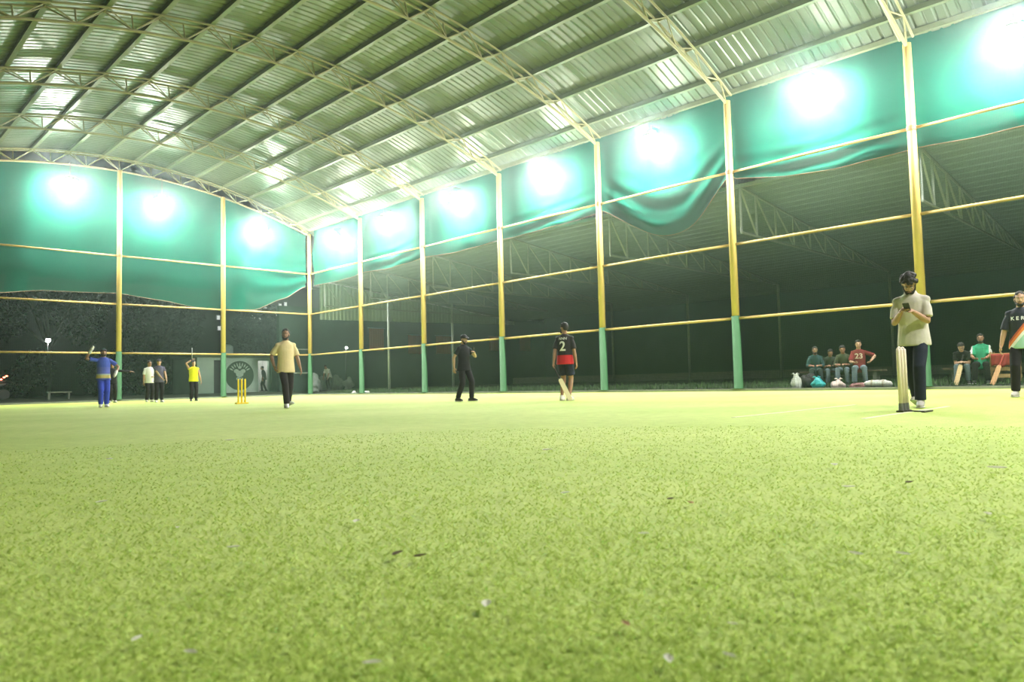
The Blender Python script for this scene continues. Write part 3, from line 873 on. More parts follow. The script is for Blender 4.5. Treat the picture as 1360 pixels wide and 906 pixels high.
    if cap:
        bm = bmesh.new()
        ball(bm, (0, -.014, .062), (.086, .106, .072), HMX, 3)
        tube(bm, [HMX @ Vector((0, .05, .055)), HMX @ Vector((0, .11, .052)), HMX @ Vector((0, .165, .040))], [(.075, .012), (.074, .010), (.045, .006)], 14, side=HMX.to_3x3() @ Vector((1, 0, 0)))
        link('cap', scaled(remesh(bm, .012, 2), k), cap, root)
    # top
    sh_ = None
    if topm:
        bm = bmesh.new()
        tube(bm, [sp(hem - .01), sp(hem + .02), sp(.12), sp(.30), sp(.42), sp(.475), sp(.505), sp(.525)], [(.194, .165), (.194, .165), (.170, .134), (.180, .136), (.172, .114), (.125, .095), (.085, .078), (.072, .070)], 20, side=X)
        for S0, E0, W0 in ((shR, elR, wrR), (shL, elL, wrL)):
            b0 = S0.lerp(sp(.40), .5); s1 = S0.lerp(sp(.41), .12); ball(bm, S0, .054, None, 2); tube(bm, [sp(.47).lerp(S0, .15) + up2 * .012, sp(.45).lerp(S0, .6), S0], [.062, .060, .052], 12, cap='round')
            if sleeve <= 1:
                e1 = S0.lerp(E0, sleeve)
                tube(bm, [b0, s1, S0.lerp(E0, sleeve * .5), e1], [.054, .056, .060, .065], 14)
            else:
                tube(bm, [b0, s1, S0.lerp(E0, .5), E0, E0.lerp(W0, min(.96, sleeve - 1))], [.052, .059, .056, .052, .043], 14)
        if collar:
            tube(bm, [sp(.50), sp(.55)], [(.078, .078), (.070, .072)], 16, side=X)
        sme = scaled(remesh(bm, max(.011, vox * .9), 3), k)
        sh_ = link(top or 'shirt', sme, topm, root)
    # bottoms
    bm = bmesh.new()
    tube(bm, [sp(.05), sp(0), sp(-.08)], [(.150, .105), (.158, .112), (.142, .105)], 18, side=Vector((1, 0, 0)))
    for h_, n_, a_ in ((hipR, knR, aR), (hipL, knL, aL)):
        if bottoms == 'shorts':
            tube(bm, [h_, h_.lerp(n_, .5), h_.lerp(n_, .82)], [.085, .096, .100], 14)
        else:
            tube(bm, [h_, h_.lerp(n_, .5), n_, n_.lerp(a_, .4), n_.lerp(a_, .97)], [.080, .086, .074, .070, .066], 14)
    link(bottoms, scaled(remesh(bm, vox, 3), k), botm, root)
    # shoes
    for a_, fy, hl in ((aR, fyaw[0], heel[0]), (aL, fyaw[1], heel[1])):
        R3 = Matrix.Rotation(radians(-fy), 4, 'Z') @ Matrix.Rotation(radians(-hl), 4, 'X')
        T = Matrix.Translation(a_ + Vector((0, 0, -.085))) @ R3
        bm = bmesh.new()
        tube(bm, [T @ Vector(v) for v in ((0, -.075, .045), (0, -.03, .055), (0, .05, .05), (0, .12, .038), (0, .175, .03))], [(.036, .044), (.043, .054), (.046, .048), (.048, .036), (.030, .022)], 12, side=R3.to_3x3() @ Vector((1, 0, 0)), cap='round')
        tube(bm, [a_ + Vector((0, -.01, .03)), T @ Vector((0, -.02, .05))], [.046, .05], 10)
        so = link('shoe', scaled(remesh(bm, .012, 2), k), shoem, root)
        bm = bmesh.new()
        tube(bm, [T @ Vector(v) for v in ((0, -.11, .012), (0, -.05, .012), (0, .08, .012), (0, .15, .012), (0, .19, .014))], [(.030, .013), (.044, .013), (.049, .013), (.046, .013), (.022, .010)], 12, side=R3.to_3x3() @ Vector((1, 0, 0)))
        me = bpy.data.meshes.new('sole'); bmesh.ops.recalc_face_normals(bm, faces=bm.faces[:]); bm.to_mesh(me); bm.free()
        link('sole', scaled(me, k), MATS.get('sole_white') or mat('sole_white', (.55, .55, .52), .7), so, True)
    if gloves:
        for i in gloves:
            W0, d, sd, nn = hands[i]; bm = bmesh.new()
            tube(bm, [W0 - d * .06, W0, W0 + d * .07, W0 + d * .14], [(.05, .045), (.06, .045), (.075, .045), (.055, .03)], 12, side=sd, cap='round')
            link('glove', scaled(remesh(bm, .014, 2), k), M_WHITE, root)
    def w(v): return root.matrix_basis @ (Vector(v) * k)
    return dict(root=root, k=k, hands=hands, shirt=sh_, sp=sp, up=up2, X=X, w=w, head=HMX)

def print_on(ps, text, size, centre, back, m, name, bold=True):
    # flat lettering pressed onto the shirt surface
    cu = bpy.data.curves.new('t', 'FONT'); cu.body = text; cu.size = size; cu.align_x = 'CENTER'; cu.align_y = 'CENTER'; cu.offset = size * .02; cu.resolution_u = 3
    o = bpy.data.objects.new('t', cu); COL.objects.link(o)
    dg = bpy.context.evaluated_depsgraph_get(); me = bpy.data.meshes.new_from_object(o.evaluated_get(dg)); bpy.data.objects.remove(o)
    bm = bmesh.new(); bm.from_mesh(me)
    for _ in range(2): bmesh.ops.subdivide_edges(bm, edges=[e for e in bm.edges if e.calc_length() > .02], cuts=1, use_grid_fill=False)
    bmesh.ops.triangulate(bm, faces=bm.faces[:])
    sb = bmesh.new(); sb.from_mesh(ps['shirt'].data); bv = BVHTree.FromBMesh(sb)
    sgn = -1 if back else 1
    for v in bm.verts:
        xx = v.co.x * (1 if back else -1)
        src = Vector((centre[0] + xx, 1.0 * sgn, centre[1] + v.co.y))
        h = bv.ray_cast(src, Vector((0, -sgn, 0)))
        y = h[0].y if h[0] else sgn * .14
        v.co = Vector((src.x, y + sgn * .006, src.z))
    sb.free()
    me2 = bpy.data.meshes.new(name); bm.to_mesh(me2); bm.free(); me2.materials.clear()
    return link(name, me2, m, ps['shirt'])

def bat(label, P0, P1, face, holder=None, woodm=M_WOOD, gripm=None, Lb=.85):
    # P0 toe, P1 top of the handle, face = direction the flat face looks
    P0, P1 = Vector(P0), Vector(P1); z = (P1 - P0).normalized(); y = Vector(face); y = (y - z * y.dot(z)).normalized(); x = y.cross(z)
    r = bpy.data.objects.new('cricket_bat', None); COL.objects.link(r); r.empty_display_size = .1
    r.matrix_world = Matrix.Translation(P0) @ Matrix((x, y, z)).transposed().to_4x4()
    tag(r, label, 'bat')
    bm = bmesh.new()
    rings = []
    for (h, hw, th, rg) in ((0, .040, .012, .016), (.03, .053, .014, .022), (.25, .054, .014, .040), (.45, .053, .013, .030), (.535, .048, .013, .022), (.565, .020, .012, .016)):
        rings.append([bm.verts.new(c) for c in ((-hw, th, h), (hw, th, h), (hw, -th * .4, h), (0, -rg, h), (-hw, -th * .4, h))])
    for a, b in zip(rings, rings[1:]):
        for i in range(5): bm.faces.new((a[i], a[(i + 1) % 5], b[(i + 1) % 5], b[i]))
    bm.faces.new(rings[0][::-1]); bm.faces.new(rings[-1]); obj('blade', bm, woodm, r)
    bm = bmesh.new(); tube(bm, [(0, 0, .54), (0, 0, .57), (0, 0, .84), (0, 0, .85)], [.012, .0165, .0175, .019], 10); obj('grip', bm, gripm or M_BLACK, r, True)
    return r

T_BLACK = cloth('black_jersey', (.014, .015, .015)); T_NAVYT = cloth('navy_denim', (.022, .028, .045)); T_BLKTR = cloth('black_trousers', (.020, .020, .022))
T_CHAR = cloth('charcoal_trousers', (.035, .030, .032)); S_WHITE = mat('white_shoe', (.75, .75, .72), .6); S_BLACK = mat('black_shoe', (.02, .02, .02), .5); S_GREY = mat('grey_shoe', (.42, .40, .36), .6, var=.2)
T_DENIM = cloth('pale_denim', (.16, .22, .25))

# -- wicketkeeper in blue
kb = banded('blue_sand_jersey', [(0, (.05, .09, .48)), (.86, (.62, .50, .20)), (.955, (.45, .50, .52)), (1.0, (.10, .13, .50)), (1.2, (.055, .10, .50))], 'z', 0, 2)
P = on_z(137, 541)
p1 = person('person in blue and sand cricket kit with gloves, one arm raised, near far left post', P, 8, 1.78, 'b', 'jersey', kb, 'trousers', cloth('royal_blue', (.045, .075, .50)), S_WHITE, sleeve=.7,
       rh=(.34, .12, 1.63), rpole=(1, -.1, -.4), lh=(-.30, .16, .99), lpole=(-1, -.5, 0), hpitch=12, cap=mat('navy_cap', (.02, .02, .035), .8), rf=(.07, .06, 0), lf=(-.09, -.05, 0), gloves=(0, 1), hair=True, beard=True)
# dark under-sleeves
# -- person in black behind the keeper
P = at_depth(149, 30.5)
person('person in black with white shoes, arm stretched out, half hidden behind the keeper in blue', P, 20, 1.72, 'b', 'jacket', T_BLACK, 'trousers', T_BLKTR, S_WHITE, sleeve=1.9,
       lh=(-.68, .22, 1.30), lpole=(0, -.3, -1), rh=(.27, .05, .84), hyaw=-20, vox=.018)
# -- pair at the far end
P = at_depth(198, 30.0)
person('person in white shirt and dark trousers standing left in the far pair', P, 25, 1.72, 'b', 'shirt', M_WHITE, 'trousers', T_BLKTR, S_WHITE, sleeve=.8, lh=(-.10, .26, 1.05), lpole=(-1, -.3, -.2), vox=.018, hyaw=15)
P = at_depth(211, 28.6)
person('person in grey violet shirt with hands joined low, right in the far pair', P, 12, 1.72, 'c', 'shirt', cloth('grey_violet', (.11, .105, .16)), 'trousers', T_BLKTR, S_WHITE, sleeve=.55,
       rh=(-.08, .30, .90), rpole=(1, -.4, -.3), lh=(-.24, .22, .84), hyaw=-10, cap=mat('black_cap', (.012, .012, .013), .8), vox=.018)
# -- person in yellow bib holding up a stick
P = at_depth(257, 29.8)
ps = person('person in bright yellow bib raising a grey stick at the far end', P, 15, 1.68, 'c', 'bib', cloth('hi_vis_yellow', (.85, .80, .02), var=.08), 'trousers', T_BLKTR, S_BLACK, sleeve=.12,
       rh=(.10, .10, 1.72), rpole=(1, .2, .1), lh=(-.28, .08, .82), vox=.018, hyaw=-8, hem=-.10)
h = ps['w'](ps['hands'][0][0] + Vector((0, 0, .05)))
sk = tag(empty('stick', h), 'thin grey stick held up by the person in the yellow bib', 'stick')
pipe('shaft', (0, -.04, -.12), (0, -.04, .46), .018, mat('grey_stick', (.35, .37, .36), .5), sk)
bm = bmesh.new(); tube(bm, [(0, -.04, -.14), (0, -.04, 0)], [.024, .024], 8); obj('grip', bm, M_BLACK, sk)

# -- man in pale yellow T-shirt, walking
P = on_z(380, 542)
person('person in pale yellow T-shirt and dark trousers walking beside the yellow stumps', P, 14, 1.78, 'b', 't_shirt', cloth('pale_yellow_tee', (.85, .68, .40), var=.06), 'trousers', T_CHAR, S_WHITE, sleeve=.82,
       rh=(.25, .02, .90), rpole=(.6, -1, 0), lh=(-.30, .10, .80), rf=(.02, .16, 0), lf=(-.10, -.26, .03), heel=(0, -18), hyaw=-22, beard=True, hem=-.16, vox=.012, fyaw=(10, -30))
# -- man in black with cap and phone
P = on_z(617, 533)
ps = person('person in black cap, T-shirt and trousers holding a phone near his mouth', P, 48, 1.70, 'c', 't_shirt', T_BLACK, 'trousers', T_BLKTR, S_BLACK, sleeve=.62,
       rh=(.26, -.10, .86), rpole=(.3, -1, 0), lh=(-.06, .30, 1.24), lpole=(-1, -.2, -.8), rf=(.14, -.10, 0), lf=(-.14, .12, 0), cap=mat('black_cap', (.012, .012, .013), .8), hyaw=0, hpitch=-6, vox=.012, beard=True)
def phone(ps, i, label, tilt=(0, 0, 0), off=(0, .0, .02)):
    h = ps['w'](ps['hands'][i][0] + ps['hands'][i][1] * .09 + Vector(off))
    r = tag(empty('phone', h, ps['root'].rotation_euler.z), label, 'phone'); r.rotation_euler[0] = radians(tilt[0]); r.rotation_euler[2] += radians(tilt[2])
    bm = bmesh.new(); box(bm, (-.038, -.005, -.078), (.038, .005, .078), .004); b = obj('case', bm, M_BLACK, r)
    bm = bmesh.new(); box(bm, (-.034, -.0062, -.072), (.034, -.0055, .072)); obj('screen', bm, mat('phone_glass', (.03, .035, .04), .12), r)
phone(ps, 1, 'small phone held up by the person in black', (-20, 0, 0))
# -- batter with number 2
P = on_z(752, 532)
rb = banded('black_red_jersey', [(0, (.60, .015, .02)), (1.045, (.016, .014, .014))], 'z', 0, 2)
ps = person('batter in black and red jersey numbered 2 and dark shorts, seen from behind', P, 158, 1.82, 'b', 'jersey', rb, 'shorts', cloth('dark_blue_shorts', (.03, .035, .06), var=.5, scale=14), S_WHITE, sleeve=.85,
       lh=(-.22, -.14, .82), rh=(.26, .0, .80), rf=(.09, -.03, 0), lf=(-.12, .05, 0), hyaw=62, beard=True, vox=.012, hem=-.13)
M_PRT = mat('white_print', (.85, .85, .85), .7)
kk = ps['k']
print_on(ps, '2', .31, (0.0, 1.175 * kk), True, M_PRT, 'printed_number'); print_on(ps, 'NNN', .085, (0.0, 1.35 * kk), True, M_PRT, 'printed_name')
hp = ps['w'](ps['hands'][1][0] + ps['hands'][1][1] * .07)
vdir = Vector((-P.x, -P.y, 0)).normalized()
toe = P + vdir * .30 + Vector((RT.x, RT.y, 0)) * .10; toe.z = .012
dd = (hp - toe).normalized()
bat('pale cricket bat held down by the batter numbered 2', toe, toe + dd * .85, vdir + Vector((.2, -.2, 0)), woodm=mat('pale_willow', (.80, .70, .42), .5, var=.06, scale=8))

# -- man with phone by the wooden stumps
P = on_z(1219, 541)
cp_ = cloth('cream_polo', (.58, .54, .49), var=.06)
ps = person('person in cream polo shirt and dark jeans looking down at his phone', P, -16, 1.76, 'a', 'polo_shirt', cp_, 'trousers', T_NAVYT, S_GREY, sleeve=.80, lean=2, hunch=6,
       rh=(.07, .27, 1.20), lh=(-.06, .29, 1.20), rpole=(.45, -.5, -1), lpole=(-.45, -.5, -1), hpitch=-46, hyaw=8, beard=True, rf=(.05, -.24, .02), lf=(-.07, .16, 0), heel=(-20, 0), collar=True, hem=-.14, vox=.010, fuzz=1.2, fringe=.12, curl=.75)
phone(ps, 0, 'dark phone held in both hands by the person in the cream polo', (-50, 0, 0), (-.05, .05, .0))
# -- man in navy jersey at the right edge
P = on_z(1363, 527)
nj = banded('navy_striped_jersey', [(0, (.35, .60, .48)), (.985, (.80, .80, .78)), (1.06, (.75, .22, .06)), (1.12, (.5, .1, .05)), (1.17, (.022, .028, .045))], 'diag', 0, 2)
ps = person('bearded person in dark navy jersey with diagonal stripes at the right edge', P, -8, 1.78, 'c', 'jersey', nj, 'trousers', T_BLKTR, S_GREY, sleeve=.95,
       rh=(.30, .04, .80), lh=(-.28, .05, .80), rf=(.12, .12, 0), lf=(-.10, -.16, 0), beard=True, hyaw=6, vox=.012)
print_on(ps, 'K E R A', .085, (0, 1.27 * ps['k']), False, M_PRT, 'printed_name')

# -- seated spectators behind the right net
def bench(x, y0, y1, label, h=.40):
    g = slope(x)
    r = tag(empty('plank_bench', (x, (y0 + y1) / 2, g)), label, 'bench'); L_ = (y1 - y0) / 2
    bm = bmesh.new(); box(bm, (-.18, -L_, h - .05), (.18, L_, h), .008); obj('seat', bm, mat('old_plank', (.10, .08, .05), .8, var=.3), r)
    for s_ in (-1, 1):
        bm = bmesh.new(); box(bm, (-.15, s_ * (L_ - .25) - .05, -.03), (.15, s_ * (L_ - .25) + .05, h - .05)); obj('leg', bm, M_CONC, r)
SX = 22.45
bench(SX + .1, 7.3, 9.8, 'dark plank bench under the left seated group'); bench(SX, 4.2, 5.75, 'dark plank bench under the right seated pair')
gs = slope(22.3)
def sitter(u, label, phi, dx=0, **kw):
    p = on_x(u, 480, SX + dx); P = Vector((SX + dx, p.y, 0))
    d = dict(pelvis=(0, .02, .49), rf=(.14, .42, -.03), lf=(-.14, .40, -.03), rh=(.12, .40, .62), lh=(-.10, .40, .62), kpole=(0, .6, 1), hunch=12, lean=4, vox=.017, ground=gs, bottoms='trousers')
    d.update(kw)
    return person(label, P, phi, d.pop('Hh', 1.66), d.pop('skin', 'b'), 'shirt', d.pop('topm'), d.pop('bottoms'), d.pop('botm'), d.pop('shoem', S_BLACK), **d)
sitter(1083, 'seated spectator in dark teal shirt, leftmost behind the right net', 0, topm=cloth('dark_teal', (.035, .085, .09)), botm=cloth('dark_slate', (.06, .085, .085)), sleeve=1.5, beard=True, pelvis=(0, .02, .46))
sitter(1101, 'seated spectator in dark grey leaning, second from left on the bench', 10, dx=.28, topm=cloth('dark_grey_green', (.07, .09, .075)), botm=T_DENIM, hpitch=-30, hunch=28, pelvis=(0, .02, .46), sleeve=1.4, Hh=1.6)
sitter(1121, 'seated spectator in olive top between the grey and maroon shirts', -10, topm=cloth('olive_top', (.075, .09, .055)), botm=T_DENIM, hunch=20, pelvis=(0, .0, .46), sleeve=1.4, hpitch=-15, Hh=1.68)
ps = sitter(1141, 'seated spectator in maroon jersey numbered 23 beside pale denim knees', 0, skin='c', topm=cloth('maroon_jersey', (.20, .035, .035)), botm=T_DENIM, sleeve=.9, Hh=1.78, hunch=4, lh=(-.30, .34, .66), lpole=(-1, -.2, 0))
M_PR2 = mat('cream_print', (.65, .60, .45), .7)
print_on(ps, '23', .22, (0.0, .80 * ps['k']), False, M_PR2, 'printed_number')
ps2 = sitter(1279, 'seated spectator in black bent forward over a bat, pale jeans', -5, topm=T_BLACK, botm=T_DENIM, hunch=30, lean=12, hpitch=-35, sleeve=.7, pelvis=(0, .02, .46), rh=(.05, .46, .58), lh=(-.05, .48, .58), skin='c', Hh=1.66)
gw = banded('green_white_shirt', [(0, (.60, .62, .58)), (.80, (.02, .30, .15)), (1.20, (.60, .62, .58))], 'x', -1, 3)
def gw_fix():
    return gw
MATS.pop('green_white_shirt')
gw = banded('green_white_shirt', [(-1, (.62, .64, .60)), (-.185, (.025, .33, .17)), (.185, (.62, .64, .60))], 'x', -1, 1)
sitter(1304, 'seated spectator in green shirt with white sleeves near the right edge', -5, topm=gw, botm=T_BLKTR, sleeve=.85, beard=True, Hh=1.76, hunch=2, lean=-2, skin='b')
# bats propped by the seated pair
k1 = on_x(1270, 515, 21.75); k1.z = slope(21.75) + .01
bat('tan cricket bat propped in front of the bent spectator in black', k1, k1 + (Vector((22.0, k1.y - .15, .9)) - k1).normalized() * .85, (-1, -.2, .2))
k2 = on_x(1318, 515, 21.7); k2.z = slope(21.7) + .01
bat('orange tan cricket bat propped beside the green shirt', k2, k2 + (Vector((22.05, k2.y - .22, .85)) - k2).normalized() * .85, (-1, -.2, .2), woodm=mat('orange_willow', (.62, .36, .16), .5, var=.15), gripm=mat('red_grip', (.45, .06, .05), .6))
# wooden crate chair with a red seat back at the right edge
c0 = on_x(1336, 500, 22.3); g = slope(22.3)
cr = tag(empty('slatted_crate', (22.35, c0.y, g)), 'tan slatted wooden crate with red cloth inside at the right edge', 'crate')
M_CR = mat('crate_wood', (.42, .30, .13), .7, var=.2)
for z in (.12, .30, .48, .66):
    for x in (-.19, .19):
        bm = bmesh.new(); box(bm, (x - .01, -.30, z), (x + .01, .30, z + .10), .003); o = obj('slat', bm, M_CR, cr)
    for y in (-.30, .30):
        bm = bmesh.new(); box(bm, (-.19, y - .01, z), (.19, y + .01, z + .10), .003); obj('slat', bm, M_CR, cr)
for x in (-.17, .17):
    for y in (-.28, .28):
        bm = bmesh.new(); box(bm, (x - .02, y - .02, 0), (x + .02, y + .02, .80)); obj('corner_post', bm, M_CR, cr)
rc = tag(empty('red_cloth', (22.15, c0.y + .05, g + .42)), 'dull red cloth hung over the slatted crate', 'cloth')
bm = bmesh.new(); V, Fc = [], []
for i in range(13):
    for j in range(7):
        V.append((-.02 + .015 * sin(i * 1.3 + j * .4), -.22 + .44 * i / 12, .0 + .32 * j / 6 + .03 * sin(i * .8) * (1 - j / 6)))
for i in range(12):
    for j in range(6):
        a = i * 7 + j; Fc.append((a, a + 7, a + 8, a + 1))
bm.free(); o = pts_mesh('cloth', V, Fc, mat('dull_red_cloth', (.30, .035, .03), .85, var=.2), rc, True); sd_ = o.modifiers.new('s', 'SOLIDIFY'); sd_.thickness = .012

# -- person with sacks beyond the corner
P = on_y(437, 500, 39.3); gp = slope(P.x)
person('dim person in pale shirt bending beside white sacks beyond the corner post', Vector((P.x, P.y, 0)), -30, 1.66, 'b', 'shirt', M_WHITE, 'trousers', T_BLKTR, S_BLACK, ground=gp, lean=22, hunch=18, hpitch=-30, rh=(.16, .42, .72), lh=(-.16, .42, .72), vox=.02, sleeve=.8)
# -- silhouette in the white doorway
P = Vector((21.62, 44.5, 0))
person('dark silhouette of a person before the white washroom door', P, -80, 1.66, 'b', 'shirt', T_BLACK, 'trousers', T_BLKTR, S_BLACK, ground=.24, hunch=14, hpitch=-10, vox=.02, sleeve=1.5, rf=(.08, -.12, 0), lf=(-.08, .12, 0))

# ================================================================== PROPS
def lump(name, label, cat, loc, dims, m, seed, knot=False, detail=.18):
    rnd = random.Random(seed); bm = bmesh.new()
    bmesh.ops.create_icosphere(bm, subdivisions=4, radius=1)
    ph = [(Vector((rnd.gauss(0, 1), rnd.gauss(0, 1), rnd.gauss(0, 1))) * s_, rnd.uniform(0, 6)) for s_ in (1.6, 2.5, 4, 6, 9)]
    for v in bm.verts:
        d = 1 + sum(detail / (1 + .6 * i) * sin(v.co.dot(a) + b) for i, (a, b) in enumerate(ph))
        z = v.co.z
        v.co = v.co * d
        w_ = 1 - .45 * max(0, z) if knot else 1
        v.co = Vector((v.co.x * dims[0] / 2 * w_, v.co.y * dims[1] / 2 * w_, max(0, (v.co.z + .75)) * dims[2] / 1.75))
    r = tag(empty(name, loc), label, cat)
    obj('body', bm, m, r, True)
    if knot:
        bm = bmesh.new(); h = dims[2]
        for s_ in (-1, 1): tube(bm, [(0, s_ * .01, h * .92), (.01, s_ * .06, h * 1.08), (.0, s_ * .12, h * 1.05)], [.02, .03, .008], 8)
        obj('knotted_handles', bm, m, r, True)
    return r
def atk(u, x): 
    p = on_x(u, 515, x); return (x, p.y, slope(x) - .005)
lump('plastic_bag', 'pale grey plastic bag standing behind the right kerb, leftmost of the bags', 'bag', atk(1057, 21.45), (.30, .34, .42), mat('pale_bag', (.55, .60, .56), .4), 1, True)
lump('backpack', 'black backpack between the grey bag and the turquoise bag', 'backpack', atk(1073, 21.65), (.34, .40, .44), M_BLACK, 2)
lump('plastic_bag', 'turquoise plastic bag on the ground by the right kerb', 'bag', atk(1085, 21.45), (.28, .42, .32), mat('turquoise_bag', (.05, .50, .55), .4), 3, True)
lump('plastic_bag', 'white crumpled bag with pink print in front of the pale denim knees', 'bag', atk(1114, 21.45), (.28, .40, .26), mat('white_pink_bag', (.72, .60, .58), .5, var=.25, scale=9), 4, True)
lump('kit_cloth', 'red and white crumpled cloth on the ground by the right kerb', 'cloth', atk(1140, 21.45), (.26, .40, .16), mat('red_white_cloth', (.50, .26, .26), .8, var=.7, scale=7), 5)
rl = tag(empty('rolled_pad', (21.45, on_x(1166, 515, 21.45).y, slope(21.45) + .10)), 'white rolled pad lying by the right kerb, rightmost of the bags', 'pad')
bm = bmesh.new(); tube(bm, [(0, -.30, 0), (0, -.2, .01), (.0, .2, .01), (0, .30, 0)], [.085, .105, .10, .08], 14, cap='round'); obj('roll', bm, M_WHITE, rl, True)
for y in (-.16, .14):
    bm = bmesh.new(); tube(bm, [(0, y - .02, .01), (0, y + .02, .01)], [.112, .112], 14); obj('strap', bm, mat('cream_strap', (.55, .5, .4), .8), rl)
for i, (u, d_, s_) in enumerate([(418, 39.2, 1.0), (448, 39.7, .9), (463, 39.2, .8), (430, 40.2, .85)]):
    p = on_y(u, 515, d_)
    lump('sack', 'dim white sack beyond the corner post, ' + ['left end of the pile', 'just right of the bending person', 'right end of the pile', 'behind the bending person'][i], 'sack', (p.x, d_, slope(p.x) - .02), (.75 * s_, .6 * s_, 1.0 * s_), mat('grey_white_sack', (.26, .31, .28), .8, var=.3, scale=4), 20 + i)
for (u, lb) in ((470, 'small white scrap by the second right post, left side'), (487, 'small white scrap by the second right post, right side')):
    p = on_x(u, 522, 21.3); lump('scrap', lb, 'scrap', (21.32, p.y, .05), (.14, .40, .14), M_WHITE, u)

# stumps
P = on_z(321, 536.5)
st = tag(empty('yellow_stumps', (P.x, P.y, 0)), 'bright yellow plastic stumps on a flat base at the far crease', 'stumps')
bm = bmesh.new(); box(bm, (-.19, -.07, 0), (.19, .07, .045), .012); obj('base', bm, M_YSTUMP, st)
for x in (-.105, 0, .105):
    bm = bmesh.new(); tube(bm, [(x, 0, .03), (x, 0, .70), (x, 0, .74), (x, 0, .755)], [.026, .026, .024, .012], 14); s_ = obj('stump', bm, M_YSTUMP, st)
    for p in s_.data.polygons: p.use_smooth = len(p.vertices) == 4
    bm = bmesh.new(); tube(bm, [(x, 0, .75), (x, 0, .775)], [.016, .016], 10); obj('stump_cap', bm, M_BLACK, s_)
P = on_z(1201, 547)
st = tag(empty('wooden_stumps', (P.x, P.y, 0)), 'pale wooden stumps on a dark metal base near the person with phone', 'stumps')
for x in (-.105, 0, .105):
    bm = bmesh.new(); tube(bm, [(x, 0, .02), (x, 0, .70), (x, 0, .725), (x, 0, .735)], [.021, .0215, .019, .010], 14); s_ = obj('stump', bm, M_WOODP, st)
    for p in s_.data.polygons: p.use_smooth = len(p.vertices) == 4
    bm = bmesh.new(); tube(bm, [(x, 0, .015), (x, 0, .10)], [.028, .024], 12); obj('spring_socket', bm, M_HOUS, s_)
bm = bmesh.new(); box(bm, (-.16, -.04, 0), (.16, .04, .02), .005); box(bm, (-.02, -.26, 0), (.02, -.04, .016), .004); box(bm, (-.16, -.26, 0), (.16, -.22, .016), .004)
obj('base', bm, mat('dark_metal_base', (.06, .055, .045), .5, .4), st)
for a, b in ((-.11, -.012), (.008, .105)):
    bm = bmesh.new(); tube(bm, [(a, 0, .742), ((a + b) / 2, 0, .746), (b, 0, .742)], [.006, .009, .006], 8); obj('bail', bm, M_WOODP, st, True)
# painted crease lines
M_CRS = mat('crease_paint', (.66, .72, .42), .8, var=.2, scale=8)
for (x0, x1, y, lb) in ((7.6, 10.6, P.y - .08, 'faded white crease line running past the wooden stumps'), (7.4, 11.0, P.y + 1.22, 'faded white crease line in front of the wooden stumps')):
    bm = bmesh.new(); box(bm, (x0, y - .025, .0), (x1, y + .025, .004)); tag(obj('crease_line', bm, M_CRS), lb, 'line')

# litter on the turf
M_PAPER = mat('white_litter', (.75, .74, .66), .8); M_TWIG = mat('dry_twig', (.10, .07, .03), .8); M_TAN = mat('tan_leaf', (.55, .36, .20), .8)
lit = [(310, 727, .035, 0, 'white curled leaf'), (528, 736, .05, 1, 'dark curled twig'), (558, 739, .04, 1, 'small dark leaf'), (646, 803, .045, 0, 'pale flat stick'), (182, 849, .03, 0, 'tiny white scrap'), (253, 867, .03, 0, 'white curled scrap'),
       (494, 881, .03, 0, 'thin white sliver'), (831, 829, .03, 2, 'tan leaf bit'), (888, 876, .035, 0, 'white leaf sliver'), (968, 871, .025, 0, 'white sliver at an angle'), (973, 829, .02, 0, 'tiny pale scrap'), (1136, 736, .04, 0, 'white slanted scrap'), (1199, 736, .035, 0, 'white curled chip'),
       (473, 693, .05, 0, 'pale long sliver'), (135, 667, .05, 0, 'pale scrap'), (891, 663, .04, 1, 'dark seed'), (917, 668, .04, 2, 'orange tan chip'), (1324, 622, .08, 0, 'pale long scrap'), (1108, 618, .07, 0, 'pale chip'), (1127, 647, .05, 0, 'white chip'), (1208, 641, .05, 1, 'dark leaf bit'),
       (1312, 683, .045, 0, 'pale chip'), (727, 598, .08, 0, 'white chip'), (751, 655, .045, 0, 'white chip'), (855, 709, .03, 0, 'tiny white chip'), (236, 701, .03, 0, 'tiny white chip'), (305, 585, .08, 0, 'white chip'), (145, 610, .06, 0, 'pale chip')]
where = {}
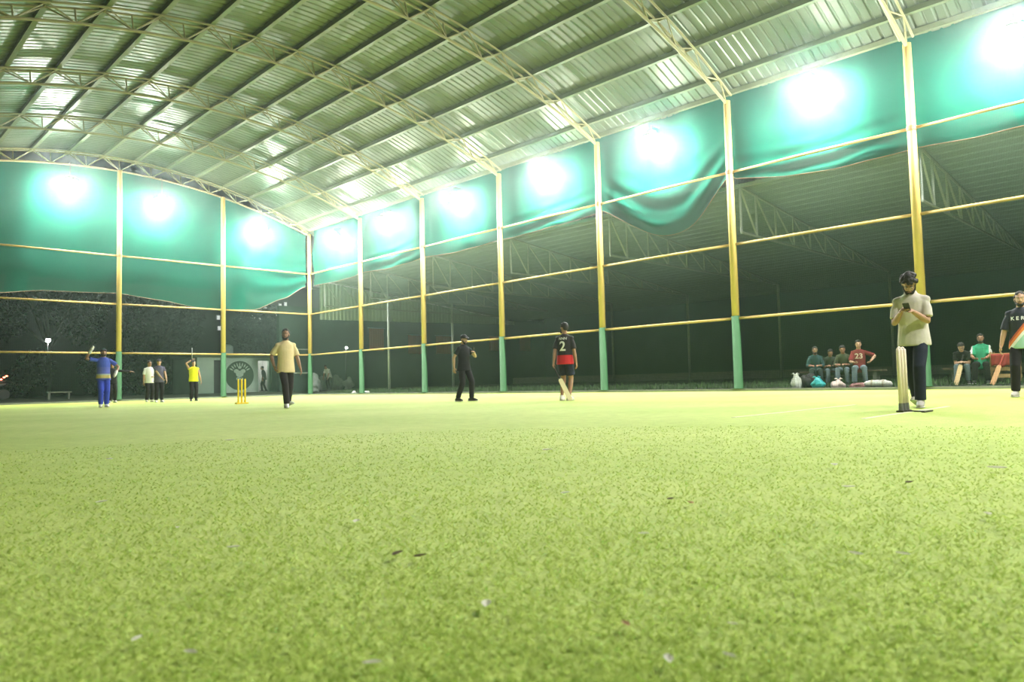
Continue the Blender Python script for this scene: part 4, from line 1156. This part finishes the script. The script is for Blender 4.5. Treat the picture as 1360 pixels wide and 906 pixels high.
for i, (u, v, s_, kd, lb) in enumerate(lit):
    p = on_z(u, v, .018); rnd = random.Random(i)
    side_ = 'left' if u < 450 else ('middle' if u < 900 else 'right'); dep = 'front' if v > 780 else ('mid' if v > 660 else 'far')
    bm = bmesh.new(); a = rnd.uniform(0, pi); d = Vector((cos(a), sin(a), 0)); q = Vector((-sin(a), cos(a), 0)); n = 5
    rows = []
    for j in range(n + 1):
        t = j / n - .5; wdt = s_ * .22 * (1 - (2 * t) ** 2 * .8)
        rows.append((d * t * s_ + Vector((0, 0, s_ * .25 * t * t)), wdt))
    vs1 = [[bm.verts.new(c - q * w_ + Vector((0, 0, w_ * .5))), bm.verts.new(c), bm.verts.new(c + q * w_ + Vector((0, 0, w_ * .5)))] for c, w_ in rows]
    for j in range(n):
        for k in range(2): bm.faces.new((vs1[j][k], vs1[j][k + 1], vs1[j + 1][k + 1], vs1[j + 1][k]))
    bmesh.ops.solidify(bm, geom=bm.faces[:], thickness=.0015)
    o = obj('leaf_litter', bm, (M_PAPER, M_TWIG, M_TAN)[kd], loc=p)
    tag(o, '%s on the %s %s of the turf' % (lb, dep, side_), 'litter', 'litter bits on the turf')

# near turf blades
import numpy as np
rs = np.random.RandomState(3)
N = 120000
r = .75 * np.exp(rs.uniform(0, 1, N) ** 1.6 * math.log(7.0 / .75))
th = YAW + rs.uniform(-1.0, 1.0, N)
cx = r * np.sin(th); cy = r * np.cos(th)
ang = rs.uniform(0, 2 * pi, N); wv = .0016 + .0007 * r; hv = rs.uniform(.006, .016, N) * (1 - .06 * r)
la_ = rs.uniform(0, 2 * pi, N); ll = hv * rs.uniform(.6, 2.2, N)
co = np.zeros((N, 3, 3), np.float32)
co[:, 0, 0] = cx - wv * np.cos(ang); co[:, 0, 1] = cy - wv * np.sin(ang)
co[:, 1, 0] = cx + wv * np.cos(ang); co[:, 1, 1] = cy + wv * np.sin(ang)
co[:, 2, 0] = cx + ll * np.cos(la_); co[:, 2, 1] = cy + ll * np.sin(la_); co[:, 2, 2] = hv
me = bpy.data.meshes.new('turf_blades')
me.vertices.add(N * 3); me.vertices.foreach_set('co', co.ravel())
me.loops.add(N * 3); me.loops.foreach_set('vertex_index', np.arange(N * 3, dtype=np.int32))
me.polygons.add(N); me.polygons.foreach_set('loop_start', np.arange(0, N * 3, 3, dtype=np.int32))
me.update(calc_edges=True)
at = me.attributes.new('rnd', 'FLOAT', 'FACE'); at.data.foreach_set('value', rs.uniform(0, 1, N).astype(np.float32))
o = link('turf_blades', me, blade_mat()); tag(o, 'short artificial grass blades of the near turf', 'grass', kind='stuff')
